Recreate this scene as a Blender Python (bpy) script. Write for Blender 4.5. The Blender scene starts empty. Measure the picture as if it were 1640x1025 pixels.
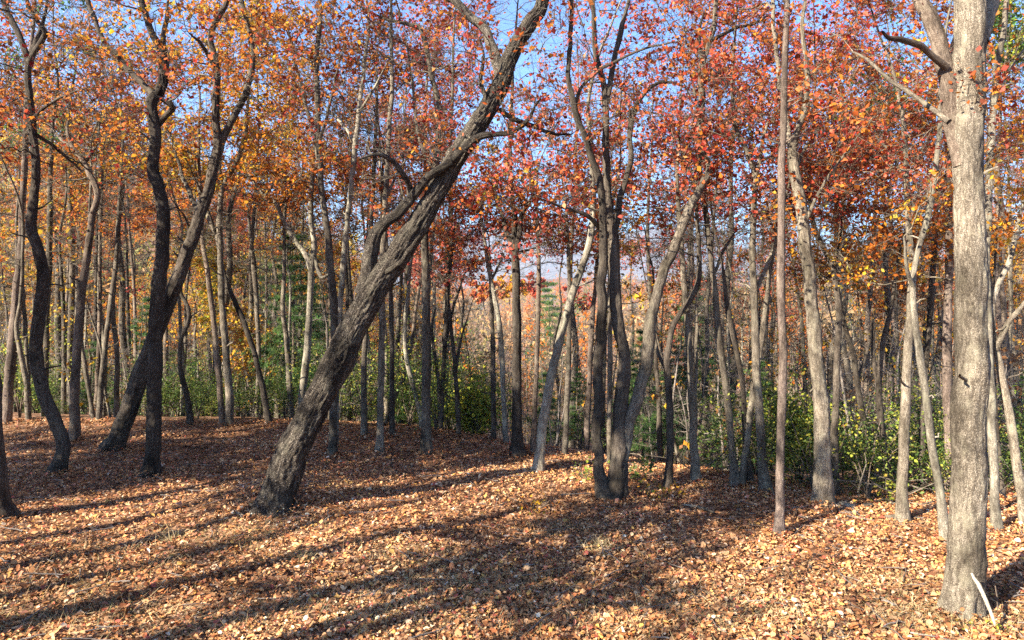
import bpy, math, random
import numpy as np
from mathutils import Vector
rng = np.random.default_rng(7)
random.seed(7)
scene = bpy.context.scene
COL = scene.collection

# ------------------------------------------------------------------ camera
F, CX, HY, CAMH = 1094.0, 820.0, 450.0, 4.0       # focal length, centre, horizon in the photograph's 1640 px frame
cam_d = bpy.data.cameras.new('camera')
cam = bpy.data.objects.new('camera', cam_d); COL.objects.link(cam)
cam.location = (0, 0, CAMH); cam.rotation_euler = (math.radians(90), 0, 0)
cam_d.sensor_width = 36.0; cam_d.lens = 36.0 * F / 1640.0
cam_d.shift_y = -(512.5 - HY) / 1640.0
cam_d.clip_start = 0.1; cam_d.clip_end = 30000
scene.camera = cam

# ------------------------------------------------------------------ light
SUN_AZ, SUN_EL = math.radians(217), math.radians(31)    # direction from which the sun shines (counted from +X), height
sv = Vector((math.cos(SUN_AZ) * math.cos(SUN_EL), math.sin(SUN_AZ) * math.cos(SUN_EL), math.sin(SUN_EL)))
sun_d = bpy.data.lights.new('sun', 'SUN'); sun_d.energy = 5.0; sun_d.angle = math.radians(0.5); sun_d.color = (1.0, 0.91, 0.77)
sun = bpy.data.objects.new('sun', sun_d); COL.objects.link(sun)
sun.rotation_euler = sv.to_track_quat('Z', 'Y').to_euler(); sun.location = (-40, -30, 60)
world = bpy.data.worlds.new('World'); scene.world = world; world.use_nodes = True
wn = world.node_tree.nodes; wl = world.node_tree.links; wn.clear()
sky = wn.new('ShaderNodeTexSky'); sky.sky_type = 'NISHITA'; sky.sun_disc = False
sky.sun_elevation = SUN_EL; sky.sun_rotation = math.atan2(sv.x, sv.y); sky.altitude = 500; sky.air_density = 1.0; sky.dust_density = 0.15; sky.ozone_density = 3.0
bg = wn.new('ShaderNodeBackground'); bg.inputs[1].default_value = 0.055
wo = wn.new('ShaderNodeOutputWorld'); tint = wn.new('ShaderNodeMix'); tint.data_type = 'RGBA'; tint.blend_type = 'MULTIPLY'; tint.inputs[0].default_value = 1; tint.inputs[7].default_value = (.70, .95, 1.25, 1)
wl.new(sky.outputs[0], tint.inputs[6]); wl.new(tint.outputs[2], bg.inputs[0]); wl.new(bg.outputs[0], wo.inputs[0])
scene.view_settings.view_transform = 'Standard'; scene.view_settings.look = 'None'
scene.view_settings.exposure = 2.42; scene.view_settings.gamma = 1.0
scene.view_settings.use_curve_mapping = False
scene.render.engine = 'CYCLES'
scene.cycles.max_bounces = 6; scene.cycles.diffuse_bounces = 2; scene.cycles.transmission_bounces = 3
scene.cycles.volume_bounces = 0; scene.cycles.use_denoising = False; scene.render.filter_size = 1.2; scene.cycles.sample_clamp_indirect = 4

# ------------------------------------------------------------------ numeric helpers
def _hash(ix, iy, iz, s):
    h = (ix * 374761393 + iy * 668265263 + iz * 2147483647 + s * 1274126177) & 0xFFFFFFFF
    h = ((h ^ (h >> 13)) * 1274126177) & 0xFFFFFFFF
    return ((h ^ (h >> 16)) & 0xFFFF) / 65535.0
def vnoise(p, s=0):
    p = np.asarray(p, float); i = np.floor(p).astype(np.int64); f = p - i; f = f * f * (3 - 2 * f)
    r = 0
    for a in (0, 1):
        for b in (0, 1):
            for c in (0, 1):
                w = (f[..., 0] if a else 1 - f[..., 0]) * (f[..., 1] if b else 1 - f[..., 1]) * (f[..., 2] if c else 1 - f[..., 2])
                r = r + w * _hash(i[..., 0] + a, i[..., 1] + b, i[..., 2] + c, s)
    return r * 2 - 1
def n2(x, y, sc, s=0):
    return vnoise(np.stack([x * sc, y * sc, np.zeros_like(x) + 0.5], -1), s)
def sstep(a, b, x):
    t = np.clip((x - a) / (b - a), 0, 1); return t * t * (3 - 2 * t)

# ------------------------------------------------------------------ terrain height
def crest(x):
    return np.interp(x, [-60, -14, -4, -1.5, 0.3, 3.8, 6.6, 9, 14, 30, 60], [26, 19.5, 18.4, 17.0, 15.6, 13.6, 11.9, 11.6, 12.5, 16, 26])
def terrain(x, y):
    x = np.asarray(x, float); y = np.asarray(y, float)
    d = np.hypot(x, y)
    s = np.maximum(y - crest(x), 0)
    drop = 0.30 * s * s / (s + 3.5)
    drop = 32 * (1 - np.exp(-drop / 32))
    z = -drop
    z = z + np.exp(-(((x + 4.25) ** 2 + (y - 12.3) ** 2) / 1.6)) * 0.22                     # mound at the leaning trunk
    near = 1 - sstep(30, 60, d)
    z = z + near * (0.10 * n2(x, y, 0.45, 1) + 0.035 * n2(x, y, 1.6, 2) + 0.018 * n2(x, y, 5.0, 3))
    far = sstep(45, 120, y)
    z = z + far * (5 * n2(x, y, 0.012, 4) + 2 * n2(x, y, 0.04, 5))
    z = z + 62 * np.exp(-(((x + 118) / 72) ** 2 + ((y - 200) / 66) ** 2))                      # wooded hill on the left
    z = z + 42 * np.exp(-(((x - 165) / 85) ** 2 + ((y - 220) / 75) ** 2))
    z = z + 20 * np.exp(-(((y - 420 - 0.15 * x) / 70) ** 2)) * (0.75 + 0.5 * n2(x, y, 0.006, 9))
    z = z - 45 * sstep(430, 900, y)
    return z
def at(px, d, py):
    return np.array([(px - CX) / F * d, d, CAMH - (py - HY) / F * d])
def ground_depth(px, py):
    ds = np.linspace(4, 40, 1500)
    g = terrain((px - CX) / F * ds, ds); r = CAMH - (py - HY) / F * ds
    k = np.where(r <= g)[0]
    return float(ds[k[0]]) if len(k) else 20.0
def gz(x, y):
    return float(terrain(np.array([x]), np.array([y]))[0])

# ------------------------------------------------------------------ mesh helpers
class MB:
    def __init__(s): s.v = []; s.f = []; s.n = 0; s.bark = []; s.tint = []
    def add(s, v, faces, bark=None, tint=None):
        v = np.asarray(v, float).reshape(-1, 3); s.v.append(v)
        for f in (faces if isinstance(faces, list) else [faces]): s.f.append(np.asarray(f, np.int64) + s.n)
        s.bark.append(np.zeros((len(v), 3)) if bark is None else np.asarray(bark).reshape(-1, 3))
        s.tint.append(np.ones((len(v), 3)) * .3 if tint is None else np.asarray(tint).reshape(-1, 3))
        s.n += len(v)
    def mesh(s, name, mat, smooth=False, use=('bark', 'tint')):
        me = bpy.data.meshes.new(name)
        v = np.concatenate(s.v); me.vertices.add(len(v)); me.vertices.foreach_set('co', v.astype(np.float32).ravel())
        li = np.concatenate([f.ravel() for f in s.f]); tot = np.concatenate([np.full(len(f), f.shape[1]) for f in s.f])
        me.loops.add(len(li)); me.loops.foreach_set('vertex_index', li.astype(np.int32))
        me.polygons.add(len(tot)); st = np.concatenate([[0], np.cumsum(tot)[:-1]])
        me.polygons.foreach_set('loop_start', st.astype(np.int32))
        if smooth: me.polygons.foreach_set('use_smooth', np.ones(len(tot), bool))
        me.update(calc_edges=True)
        if 'bark' in use:
            a = me.attributes.new('bark', 'FLOAT_VECTOR', 'POINT'); a.data.foreach_set('vector', np.concatenate(s.bark).astype(np.float32).ravel())
        if 'tint' in use:
            t = np.concatenate(s.tint); t = np.concatenate([t, np.ones((len(t), 1))], 1)
            a = me.attributes.new('tint', 'FLOAT_COLOR', 'POINT'); a.data.foreach_set('color', t.astype(np.float32).ravel())
        me.materials.append(mat)
        return me
def link(name, data, parent=None, loc=None, kind=None):
    o = bpy.data.objects.new(name, data); COL.objects.link(o)
    if parent is not None: o.parent = parent
    if loc is not None: o.location = loc
    if kind: o['kind'] = kind
    return o
def tag(o, label, cat, group=None):
    o['label'] = label; o['category'] = cat
    if group: o['group'] = group
    return o
def nrm(a): return a / np.maximum(np.linalg.norm(a, axis=-1, keepdims=True), 1e-9)
def tubes(mb, P, R, S, ref=None, disp=None, off=None):
    """P (B,N,3) polylines, R (B,N) radii: B tubes of S sides in one go."""
    P = np.asarray(P, float); R = np.asarray(R, float); B, N, _ = P.shape
    T = np.gradient(P, axis=1); T = nrm(T)
    if ref is None:
        m = nrm(P[:, -1] - P[:, 0]); ref = np.zeros((B, 3)); ref[np.arange(B), np.argmin(np.abs(m), 1)] = 1
    ref = np.broadcast_to(ref, (B, 3))[:, None, :]
    U = nrm(np.cross(T, np.broadcast_to(ref, T.shape))); W = np.cross(T, U)
    a = np.arange(S) / S * 2 * np.pi; ca, sa = np.cos(a), np.sin(a)
    L = np.concatenate([np.zeros((B, 1)), np.cumsum(np.linalg.norm(np.diff(P, axis=1), axis=-1), 1)], 1)
    if off is None: off = rng.random((B, 1, 1)) * 20
    rb = R[:, :1, None]
    bk = np.stack([rb * ca + 0 * L[..., None], rb * sa + 0 * L[..., None], np.broadcast_to(L[..., None] + off, (B, N, S))], -1)
    rad = np.broadcast_to(R[..., None], (B, N, S)).copy()
    if disp is not None: rad = disp(rad, bk, L[..., None] + 0 * rad, a)
    V = P[:, :, None, :] + rad[..., None] * (U[:, :, None, :] * ca[:, None] + W[:, :, None, :] * sa[:, None])
    b = np.arange(B)[:, None, None] * N * S; i = np.arange(N - 1)[None, :, None] * S; j = np.arange(S)[None, None, :]; j2 = (j + 1) % S
    q = np.stack([b + i + j, b + i + j2, b + i + S + j2, b + i + S + j], -1).reshape(-1, 4)
    mb.add(V, q, bark=bk)
def resample(pts, step):
    """Catmull-Rom through pts (n, k), spaced about step (in the first three columns)."""
    p = np.asarray(pts, float)
    if len(p) == 2: p = np.array([p[0], (p[0] + p[1]) / 2, p[1]])
    q = np.concatenate([[2 * p[0] - p[1]], p, [2 * p[-1] - p[-2]]])
    out = []
    for i in range(1, len(q) - 2):
        n = max(2, int(np.linalg.norm(q[i + 1, :3] - q[i, :3]) / step) + 1)
        t = np.linspace(0, 1, n, endpoint=False)[:, None]
        a, b, c, d = q[i - 1], q[i], q[i + 1], q[i + 2]
        out.append(.5 * (2 * b + (c - a) * t + (2 * a - 5 * b + 4 * c - d) * t ** 2 + (3 * b - a - 3 * c + d) * t ** 3))
    out.append(p[-1:]); o = np.concatenate(out)
    if o.shape[1] > 3: o[:, 3] = np.maximum(o[:, 3], p[:, 3].min() * .8)
    return o
def leaves(mb, C, N, size, pal, jit=.25, curl=.35):
    """bent kite-shaped leaves at C (n,3), facing N."""
    n = len(C); N = nrm(N + 1e-6)
    t = nrm(np.cross(N, rng.normal(size=(n, 3)))); b = np.cross(N, t)
    L = (size * rng.uniform(.6, 1.3, n))[:, None]; w = L * rng.uniform(.24, .44, (n, 1)); k = curl * L * rng.uniform(-1, 1, (n, 1))
    V = np.stack([C - t * L * .5, C + b * w + N * k - t * L * .05, C + t * L * .5, C - b * w + N * k * rng.uniform(.2, 1, (n, 1)) + t * L * .08], 1)
    base = np.arange(n)[:, None] * 4
    f = np.concatenate([base + np.array([[0, 1, 2]]), base + np.array([[0, 2, 3]])])
    pal = np.asarray(pal, float); c = pal[rng.integers(0, len(pal), n)] * rng.uniform(1 - jit, 1 + jit, (n, 1)) * rng.uniform(.9, 1.1, (n, 3))
    mb.add(V, f, tint=np.repeat(np.clip(c, 0, .9), 4, 0))

# ------------------------------------------------------------------ materials
def newmat(name):
    m = bpy.data.materials.new(name); m.use_nodes = True; nt = m.node_tree; nt.nodes.clear()
    return m, nt, nt.nodes, nt.links
def ramp(nt, stops):
    r = nt.nodes.new('ShaderNodeValToRGB')
    while len(r.color_ramp.elements) < len(stops): r.color_ramp.elements.new(.5)
    for e, (p, c) in zip(r.color_ramp.elements, stops): e.position = p; e.color = (*c, 1)
    return r
def bark_mat(name, dark, mid, pale, fs=26.0, lichen=.35, bump=.6):
    m, nt, ns, ls = newmat(name)
    at_ = ns.new('ShaderNodeAttribute'); at_.attribute_name = 'bark'
    def noise(scale, detail, rough, stretch=1.0, dist=0.0):
        mp = ns.new('ShaderNodeMapping'); mp.inputs['Scale'].default_value = (scale, scale, scale * stretch); ls.new(at_.outputs['Vector'], mp.inputs[0])
        n = ns.new('ShaderNodeTexNoise'); n.inputs['Scale'].default_value = 1; n.inputs['Detail'].default_value = detail; n.inputs['Roughness'].default_value = rough; n.inputs['Distortion'].default_value = dist; ls.new(mp.outputs[0], n.inputs[0]); return n.outputs[0]
    def math_(op, x, y):
        k = ns.new('ShaderNodeMath'); k.operation = op
        for i, q in enumerate((x, y)):
            if isinstance(q, (int, float)): k.inputs[i].default_value = q
            else: ls.new(q, k.inputs[i])
        return k.outputs[0]
    ridge = math_('ABSOLUTE', math_('SUBTRACT', noise(fs, 3, .6, .27, .4), .5), 0)           # furrows run along the stem
    ridge = math_('MULTIPLY', ridge, 5.0)
    fine = noise(fs * 1.7, 3, .65, .28)
    vo = ns.new('ShaderNodeTexVoronoi'); vo.feature = 'DISTANCE_TO_EDGE'; vm = ns.new('ShaderNodeMapping'); vm.inputs['Scale'].default_value = (fs * 1.15, fs * 1.15, fs * .36)
    vd = ns.new('ShaderNodeMix'); vd.data_type = 'VECTOR'; vn = ns.new('ShaderNodeTexNoise'); vn.inputs['Scale'].default_value = 14; ls.new(at_.outputs['Vector'], vn.inputs[0]); vd.inputs[0].default_value = .055; ls.new(at_.outputs['Vector'], vd.inputs[4]); ls.new(vn.outputs['Color'], vd.inputs[5])
    ls.new(vd.outputs[1], vm.inputs[0]); ls.new(vm.outputs[0], vo.inputs[0])
    crack = ns.new('ShaderNodeMapRange'); crack.inputs[1].default_value = 0; crack.inputs[2].default_value = .26; ls.new(vo.outputs['Distance'], crack.inputs[0])
    h = math_('MULTIPLY', math_('ADD', math_('MULTIPLY', ridge, .55), math_('MULTIPLY', fine, .62)), math_('ADD', math_('MULTIPLY', crack.outputs[0], .78), .22))
    rp = ramp(nt, [(.10, dark), (.30, mid), (.56, pale)]); ls.new(h, rp.inputs[0])
    r2 = ramp(nt, [(.50, (0, 0, 0)), (.62, (1, 1, 1))]); ls.new(noise(5.5, 6, .72, .6), r2.inputs[0])
    lm = math_('MULTIPLY', r2.outputs[0], lichen)
    mx = ns.new('ShaderNodeMix'); mx.data_type = 'RGBA'; ls.new(lm, mx.inputs[0]); ls.new(rp.outputs[0], mx.inputs[6]); mx.inputs[7].default_value = (pale[0] * 1.15, pale[1] * 1.22, pale[2] * 1.12, 1)
    r3 = ramp(nt, [(.36, (.38, .36, .33)), (.48, (.88, .86, .82)), (.62, (1.2, 1.17, 1.12))]); ls.new(noise(1.7, 4, .6, .5), r3.inputs[0])
    mx2 = ns.new('ShaderNodeMix'); mx2.data_type = 'RGBA'; mx2.blend_type = 'MULTIPLY'; mx2.inputs[0].default_value = 1; ls.new(mx.outputs[2], mx2.inputs[6]); ls.new(r3.outputs[0], mx2.inputs[7])
    oi = ns.new('ShaderNodeObjectInfo'); hs = ns.new('ShaderNodeHueSaturation')
    mr = ns.new('ShaderNodeMapRange'); mr.inputs[3].default_value = .75; mr.inputs[4].default_value = 1.2; ls.new(oi.outputs['Random'], mr.inputs[0]); ls.new(mr.outputs[0], hs.inputs['Value']); ls.new(mx2.outputs[2], hs.inputs['Color'])
    bp = ns.new('ShaderNodeBump'); bp.inputs['Strength'].default_value = bump; bp.inputs['Distance'].default_value = .03; ls.new(h, bp.inputs['Height'])
    b = ns.new('ShaderNodeBsdfPrincipled'); b.inputs['Roughness'].default_value = .9; b.inputs['Specular IOR Level'].default_value = .15
    ls.new(hs.outputs[0], b.inputs['Base Color']); ls.new(bp.outputs[0], b.inputs['Normal'])
    o = ns.new('ShaderNodeOutputMaterial'); ls.new(b.outputs[0], o.inputs[0])
    return m
BARK = {
    'pale': bark_mat('pale_bark', (.050, .040, .029), (.175, .145, .11), (.33, .285, .225), 20, .35),
    'grey': bark_mat('grey_bark', (.036, .029, .022), (.125, .102, .078), (.25, .215, .17), 24, .40),
    'dark': bark_mat('dark_bark', (.022, .017, .013), (.075, .060, .047), (.155, .13, .105), 24, .30),
    'brown': bark_mat('brown_bark', (.05, .037, .028), (.17, .125, .095), (.29, .235, .185), 30, .3),
    'pine': bark_mat('pine_bark', (.045, .034, .027), (.15, .112, .092), (.27, .21, .175), 24, .3),
    'birch': bark_mat('smooth_pale_bark', (.075, .063, .048), (.215, .19, .15), (.37, .335, .27), 20, .55, .5),
    'dead': bark_mat('bare_wood', (.20, .165, .12), (.42, .365, .285), (.56, .50, .41), 30, .3, .5),
    'furrowed': bark_mat('furrowed_bark', (.014, .011, .009), (.070, .056, .044), (.22, .19, .155), 13, .28, 1.0),
    'twig': bark_mat('twig_bark', (.10, .085, .075), (.20, .17, .15), (.31, .27, .24), 40, .2, .1),
}
def leaf_mat(name, trans=.4, rough=.75, shine=.06):
    m, nt, ns, ls = newmat(name)
    a = ns.new('ShaderNodeAttribute'); a.attribute_name = 'tint'
    oi = ns.new('ShaderNodeObjectInfo'); mr = ns.new('ShaderNodeMapRange'); mr.inputs[3].default_value = .85; mr.inputs[4].default_value = 1.15; ls.new(oi.outputs['Random'], mr.inputs[0])
    hs = ns.new('ShaderNodeHueSaturation'); ls.new(a.outputs['Color'], hs.inputs['Color']); ls.new(mr.outputs[0], hs.inputs['Value'])
    d = ns.new('ShaderNodeBsdfPrincipled'); d.inputs['Roughness'].default_value = rough; d.inputs['Specular IOR Level'].default_value = shine
    t = ns.new('ShaderNodeBsdfTranslucent'); x = ns.new('ShaderNodeMixShader'); x.inputs[0].default_value = trans
    ls.new(hs.outputs[0], d.inputs['Base Color']); ls.new(hs.outputs[0], t.inputs['Color'])
    ls.new(d.outputs[0], x.inputs[1]); ls.new(t.outputs[0], x.inputs[2])
    o = ns.new('ShaderNodeOutputMaterial'); ls.new(x.outputs[0], o.inputs[0])
    return m
LEAF = leaf_mat('autumn_leaf', .5); GREEN = leaf_mat('evergreen_leaf', .42, .5, .2); LITTER = leaf_mat('dry_leaf', .12, .7, .25)
def ground_mat():
    m, nt, ns, ls = newmat('leaf_covered_soil')
    g = ns.new('ShaderNodeNewGeometry')
    v = ns.new('ShaderNodeTexVoronoi'); v.inputs['Scale'].default_value = 15; ls.new(g.outputs['Position'], v.inputs[0])
    sp = ns.new('ShaderNodeSeparateColor'); ls.new(v.outputs['Color'], sp.inputs[0])
    r = ramp(nt, [(0, (.040, .020, .011)), (.35, (.10, .048, .024)), (.65, (.20, .10, .052)), (.88, (.28, .16, .09)), (1, (.38, .25, .16))]); ls.new(sp.outputs[0], r.inputs[0])
    n = ns.new('ShaderNodeTexNoise'); n.inputs['Scale'].default_value = .02; n.inputs['Detail'].default_value = 8; n.inputs['Roughness'].default_value = .7; ls.new(g.outputs['Position'], n.inputs[0])
    r2 = ramp(nt, [(.36, (.11, .085, .06)), (.46, (.20, .115, .065)), (.55, (.24, .135, .09)), (.66, (.085, .095, .05))]); ls.new(n.outputs[0], r2.inputs[0])
    ln = ns.new('ShaderNodeVectorMath'); ln.operation = 'LENGTH'; ls.new(g.outputs['Position'], ln.inputs[0])
    mr = ns.new('ShaderNodeMapRange'); mr.inputs[1].default_value = 40; mr.inputs[2].default_value = 160; ls.new(ln.outputs['Value'], mr.inputs[0])
    x = ns.new('ShaderNodeMix'); x.data_type = 'RGBA'; ls.new(mr.outputs[0], x.inputs[0]); ls.new(r.outputs[0], x.inputs[6]); ls.new(r2.outputs[0], x.inputs[7])
    bp = ns.new('ShaderNodeBump'); bp.inputs['Strength'].default_value = .6; bp.inputs['Distance'].default_value = .03; ls.new(sp.outputs[1], bp.inputs['Height'])
    b = ns.new('ShaderNodeBsdfPrincipled'); b.inputs['Roughness'].default_value = .95; b.inputs['Specular IOR Level'].default_value = .1
    ls.new(x.outputs[2], b.inputs['Base Color']); ls.new(bp.outputs[0], b.inputs['Normal'])
    o = ns.new('ShaderNodeOutputMaterial'); ls.new(b.outputs[0], o.inputs[0]); return m
GROUND = ground_mat()

PAL = {
    'rust':   [(.56, .17, .03), (.48, .115, .025), (.62, .24, .035), (.34, .085, .025), (.54, .20, .06)],
    'orange': [(.70, .28, .03), (.62, .20, .03), (.68, .35, .04), (.50, .14, .025)],
    'gold':   [(.68, .41, .04), (.62, .35, .03), (.56, .38, .06), (.68, .30, .03), (.38, .30, .06)],
    'red':    [(.58, .10, .045), (.48, .06, .035), (.60, .17, .06), (.32, .04, .03), (.54, .15, .09)],
    'coral':  [(.66, .20, .11), (.58, .13, .08), (.68, .28, .14), (.44, .08, .05)],
    'burg':   [(.36, .05, .035), (.28, .035, .03), (.50, .08, .035), (.44, .12, .04), (.20, .045, .035)],
    'pink':   [(.66, .18, .14), (.60, .12, .10), (.68, .26, .14), (.54, .10, .06)],
    'brown':  [(.34, .17, .07), (.26, .12, .05), (.40, .21, .09)],
    'laurel': [(.075, .120, .025), (.11, .16, .035), (.05, .085, .022), (.17, .20, .04)],
    'lime':   [(.30, .32, .04), (.38, .36, .05), (.20, .25, .04), (.42, .36, .05)],
    'pine':   [(.07, .15, .04), (.10, .19, .05), (.06, .12, .04), (.14, .20, .055)],
}
def mixpal(*ks):
    g = 1.0 if ks[0] in ('laurel', 'lime', 'pine') else .86
    return [tuple(q * g for q in c) for k in ks for c in PAL[k]]

# ------------------------------------------------------------------ the ground and the far hills
def build_ground():
    front = np.radians(np.linspace(42, 138, 360)); back = np.radians(np.linspace(138, 402, 70))[1:-1]
    a = np.concatenate([front, back])
    r = np.concatenate([[.3, 1, 1.8, 2.6, 3.4, 4], np.arange(4.2, 22, .17), 22 * np.exp(np.linspace(0.02, math.log(9000 / 22), 105))])
    A, Rr = np.meshgrid(a, r); X = Rr * np.cos(A); Y = Rr * np.sin(A); Z = terrain(X, Y)
    n, m = X.shape
    i = np.arange(n - 1)[:, None] * m; j = np.arange(m)[None]; j2 = (j + 1) % m
    q = np.stack([i + j, i + m + j, i + m + j2, i + j2], -1).reshape(-1, 4)[:, ::-1]
    mb = MB(); mb.add(np.stack([X, Y, Z], -1), q)
    cap = np.arange(m)[None, :]
    mb.f.append(cap.astype(np.int64))
    o = link('ground', mb.mesh('ground', GROUND, True, ()), kind='structure')
build_ground()
def far_mat(name, cols):
    m, nt, ns, ls = newmat(name)
    g = ns.new('ShaderNodeNewGeometry'); n = ns.new('ShaderNodeTexNoise'); n.inputs['Scale'].default_value = .02; n.inputs['Detail'].default_value = 12; n.inputs['Roughness'].default_value = .75; ls.new(g.outputs['Position'], n.inputs[0])
    r = ramp(nt, [(.36 + .09 * i, c) for i, c in enumerate(cols)]); ls.new(n.outputs[0], r.inputs[0])
    b = ns.new('ShaderNodeBsdfDiffuse'); ls.new(r.outputs[0], b.inputs[0]); o = ns.new('ShaderNodeOutputMaterial'); ls.new(b.outputs[0], o.inputs[0]); return m
def build_hill(name, ydist, hfun, depth, mat):
    xs = np.linspace(-7500, 7500, 320); t = np.linspace(0, 1, 40)
    X, T = np.meshgrid(xs, t); prof = np.sin(T * np.pi) ** 1.3
    Y = ydist + (T - .5) * depth * 2
    H = hfun(X) * prof * (1 + .22 * n2(X, Y, .0022, 6) + .1 * n2(X, Y, .007, 8))
    Z = -95 + H
    n, m = X.shape; i = np.arange(n - 1)[:, None] * m; j = np.arange(m - 1)[None]
    q = np.stack([i + j, i + j + 1, i + m + j + 1, i + m + j], -1).reshape(-1, 4)
    mb = MB(); mb.add(np.stack([X, Y, Z], -1), q); link(name, mb.mesh(name, mat, True, ()), kind='structure')
build_hill('hills', 1900, lambda x: 80 + 14 * np.sin(x / 330 + 1) + 12 * np.sin(x / 130), 500, far_mat('wooded_hill', [(.05, .06, .03), (.20, .09, .045), (.13, .09, .06), (.04, .06, .03)]))
build_hill('mountains', 6600, lambda x: 500 + 75 * np.sin(x / 620 + .6) + 60 * np.sin(x / 1500 + 2) + 28 * np.sin(x / 210), 1500, far_mat('mountain_forest', [(.07, .075, .05), (.14, .10, .06), (.12, .09, .07), (.07, .08, .05)]))

# ------------------------------------------------------------------ trees
def furrow(depth, fs, flare=0.0, fl_len=.5, seed=0):
    def f(rad, bk, L, a):
        ph = rng.random() * 6
        k = 1 + flare * np.exp(-L / fl_len) * (1 + .65 * np.sin(a * 4 + ph + .6 * np.sin(a)) + .4 * np.sin(a * 7 + 2 * ph))
        p = bk * np.array([fs, fs, fs * .32])
        w = vnoise(p * .5 + 7, seed + 1) * .6
        n = np.abs(vnoise(p + w[..., None], seed)) + .5 * np.abs(vnoise(p * 2.1 + w[..., None], seed + 2))
        lump = vnoise(bk * np.array([3.0, 3.0, 1.5]), seed + 5) * .09 + np.maximum(0, vnoise(bk * np.array([5.0, 5.0, 3.0]) + 9, seed + 8) - .45) * .35
        return rad * (k + lump) + depth * (np.minimum(n * 1.6, 1) - .6)
    return f

def grow(nodes, nrad, clusters, base_r=.006, up=.35, kink=.12):
    """attach every cluster point to the nearest skeleton node by a curved path; returns paths (K,7,3), radii (K,7)."""
    P = [np.asarray(nodes, float)]; owner = [np.full(len(nodes), -1)]; rcap = [np.asarray(nrad, float)]
    c = np.asarray(clusters, float)
    d0 = np.min(np.linalg.norm(c[:, None] - P[0][None], axis=-1), 1); c = c[np.argsort(d0)]
    paths = []; par = []; cap = []
    for k, t in enumerate(c):
        A = np.concatenate(P); d = t - A; dl = np.linalg.norm(d, axis=1) + 1e-6
        cost = dl * (1 + .9 * np.maximum(0, -d[:, 2] / dl))
        i = int(np.argmin(cost)); s = A[i]; own = int(np.concatenate(owner)[i]); L = dl[i]
        u = d[i] / L
        ctrl = s + (u * .55 + np.array([0, 0, up]) * .5 + rng.normal(size=3) * .22) * L * .6
        tt = np.linspace(0, 1, 7)[:, None]
        pth = (1 - tt) ** 2 * s + 2 * tt * (1 - tt) * ctrl + tt ** 2 * t
        w = rng.normal(size=(7, 3)) * kink * L * .45; w[0] = w[-1] = 0; pth = pth + w * (.4 if L < .6 else .55)
        paths.append(pth); par.append(own); cap.append(np.concatenate(rcap)[i])
        P.append(pth[1:]); owner.append(np.full(6, k)); rcap.append(np.full(6, 9.))
    K = len(paths); w = np.ones(K)
    for k in range(K - 1, -1, -1):
        if par[k] >= 0: w[par[k]] += w[k]
    R = np.zeros((K, 7))
    for k in range(K):
        rb = base_r * w[k] ** .55 * 1.25; rb = min(rb, cap[k] * .7) if par[k] < 0 else min(rb, R[par[k], 3] * .9 + .001)
        R[k] = np.linspace(rb, max(base_r * .75, rb * .35), 7)
    return np.array(paths), R

def twig_spray(ends, dirs, n, length, r, up=.25):
    K = len(ends); e = np.repeat(ends, n, 0); d = np.repeat(nrm(dirs), n, 0)
    v = nrm(d * .8 + rng.normal(size=d.shape) * .62 + np.array([0, 0, up]))
    L = length * rng.uniform(.45, 1.2, (len(e), 1)); bend = rng.normal(size=e.shape) * .22
    back = -nrm(d) * L * rng.uniform(0, .6, (len(e), 1))
    p0 = e + back; p1 = p0 + v * L * .35; p2 = p0 + (v + bend * .6) * L * .7; p3 = p0 + (v + bend * 1.3 + np.array([0, 0, .1])) * L
    P = np.stack([p0, p1, p2, p3], 1)
    R = np.array([1, .8, .6, .35]) * r * np.ones((len(e), 1))
    return P, R

def finish_tree(root, base, skeleton, srad, clusters, bark, pal=None, leafiness=1.0, lsize=.13, ntwig=7, tlen=.6, base_r=.007, up=.35, lmat=None, nleaf=7, subtwigs=True, spread=.07):
    """branches and crown of a tree; coordinates relative to the root."""
    b = np.asarray(base)
    mb = MB()
    paths, R = grow(skeleton, srad, clusters, base_r, up)
    tubes(mb, paths - b, R, 4)
    ends = paths[:, -1]; dirs = paths[:, -1] - paths[:, -3]
    e2 = np.concatenate([ends, paths[:, 4]]); d2 = np.concatenate([dirs, paths[:, 5] - paths[:, 3]])
    TP, TR = twig_spray(e2, d2, ntwig, tlen, base_r * .62, up * .6)
    tubes(mb, TP[:, [0, 1, 3]] - b, TR[:, [0, 1, 3]], 3)
    if subtwigs:
        S1, S1R = twig_spray(TP[:, 2], TP[:, 3] - TP[:, 1], 1, tlen * .6, base_r * .42, up * .4)
        tubes(mb, S1[:, [0, 3]] - b, S1R[:, [0, 3]], 3)
    o = link('branches', mb.mesh('branches', bark, True, ('bark',)), root, kind='stuff')
    if pal is not None and leafiness > 0:
        lb = MB()
        keep = rng.random(len(ends)) < min(1, leafiness * 1.3)
        m = np.tile(np.repeat(keep, ntwig), 2)
        tp = TP[m]
        k = max(1, int(round(nleaf * min(1.4, leafiness) * .95)))
        C = np.concatenate([tp[:, 1 + (j % 3)] + rng.normal(size=(len(tp), 3)) * spread for j in range(k)])
        N = rng.normal(size=C.shape) + np.array([0, 0, .55])
        leaves(lb, C - b, N, lsize, pal)
        link('crown', lb.mesh('crown', lmat or LEAF, False, ('tint',)), root, kind='stuff')

def poly3(pts, d, dd=0.0):
    """photo polyline (px, py, width px) -> metres at depth d, drifting dd metres in depth to its end."""
    n = len(pts); out = []
    for i, (x, y, w) in enumerate(pts):
        de = d + dd * (i / max(1, n - 1)); p = at(x, de, y); out.append([*p, max(w, 1.5) / F * de * .5 * (.84 if w > 9 else .95)])
    return np.array(out)

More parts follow.
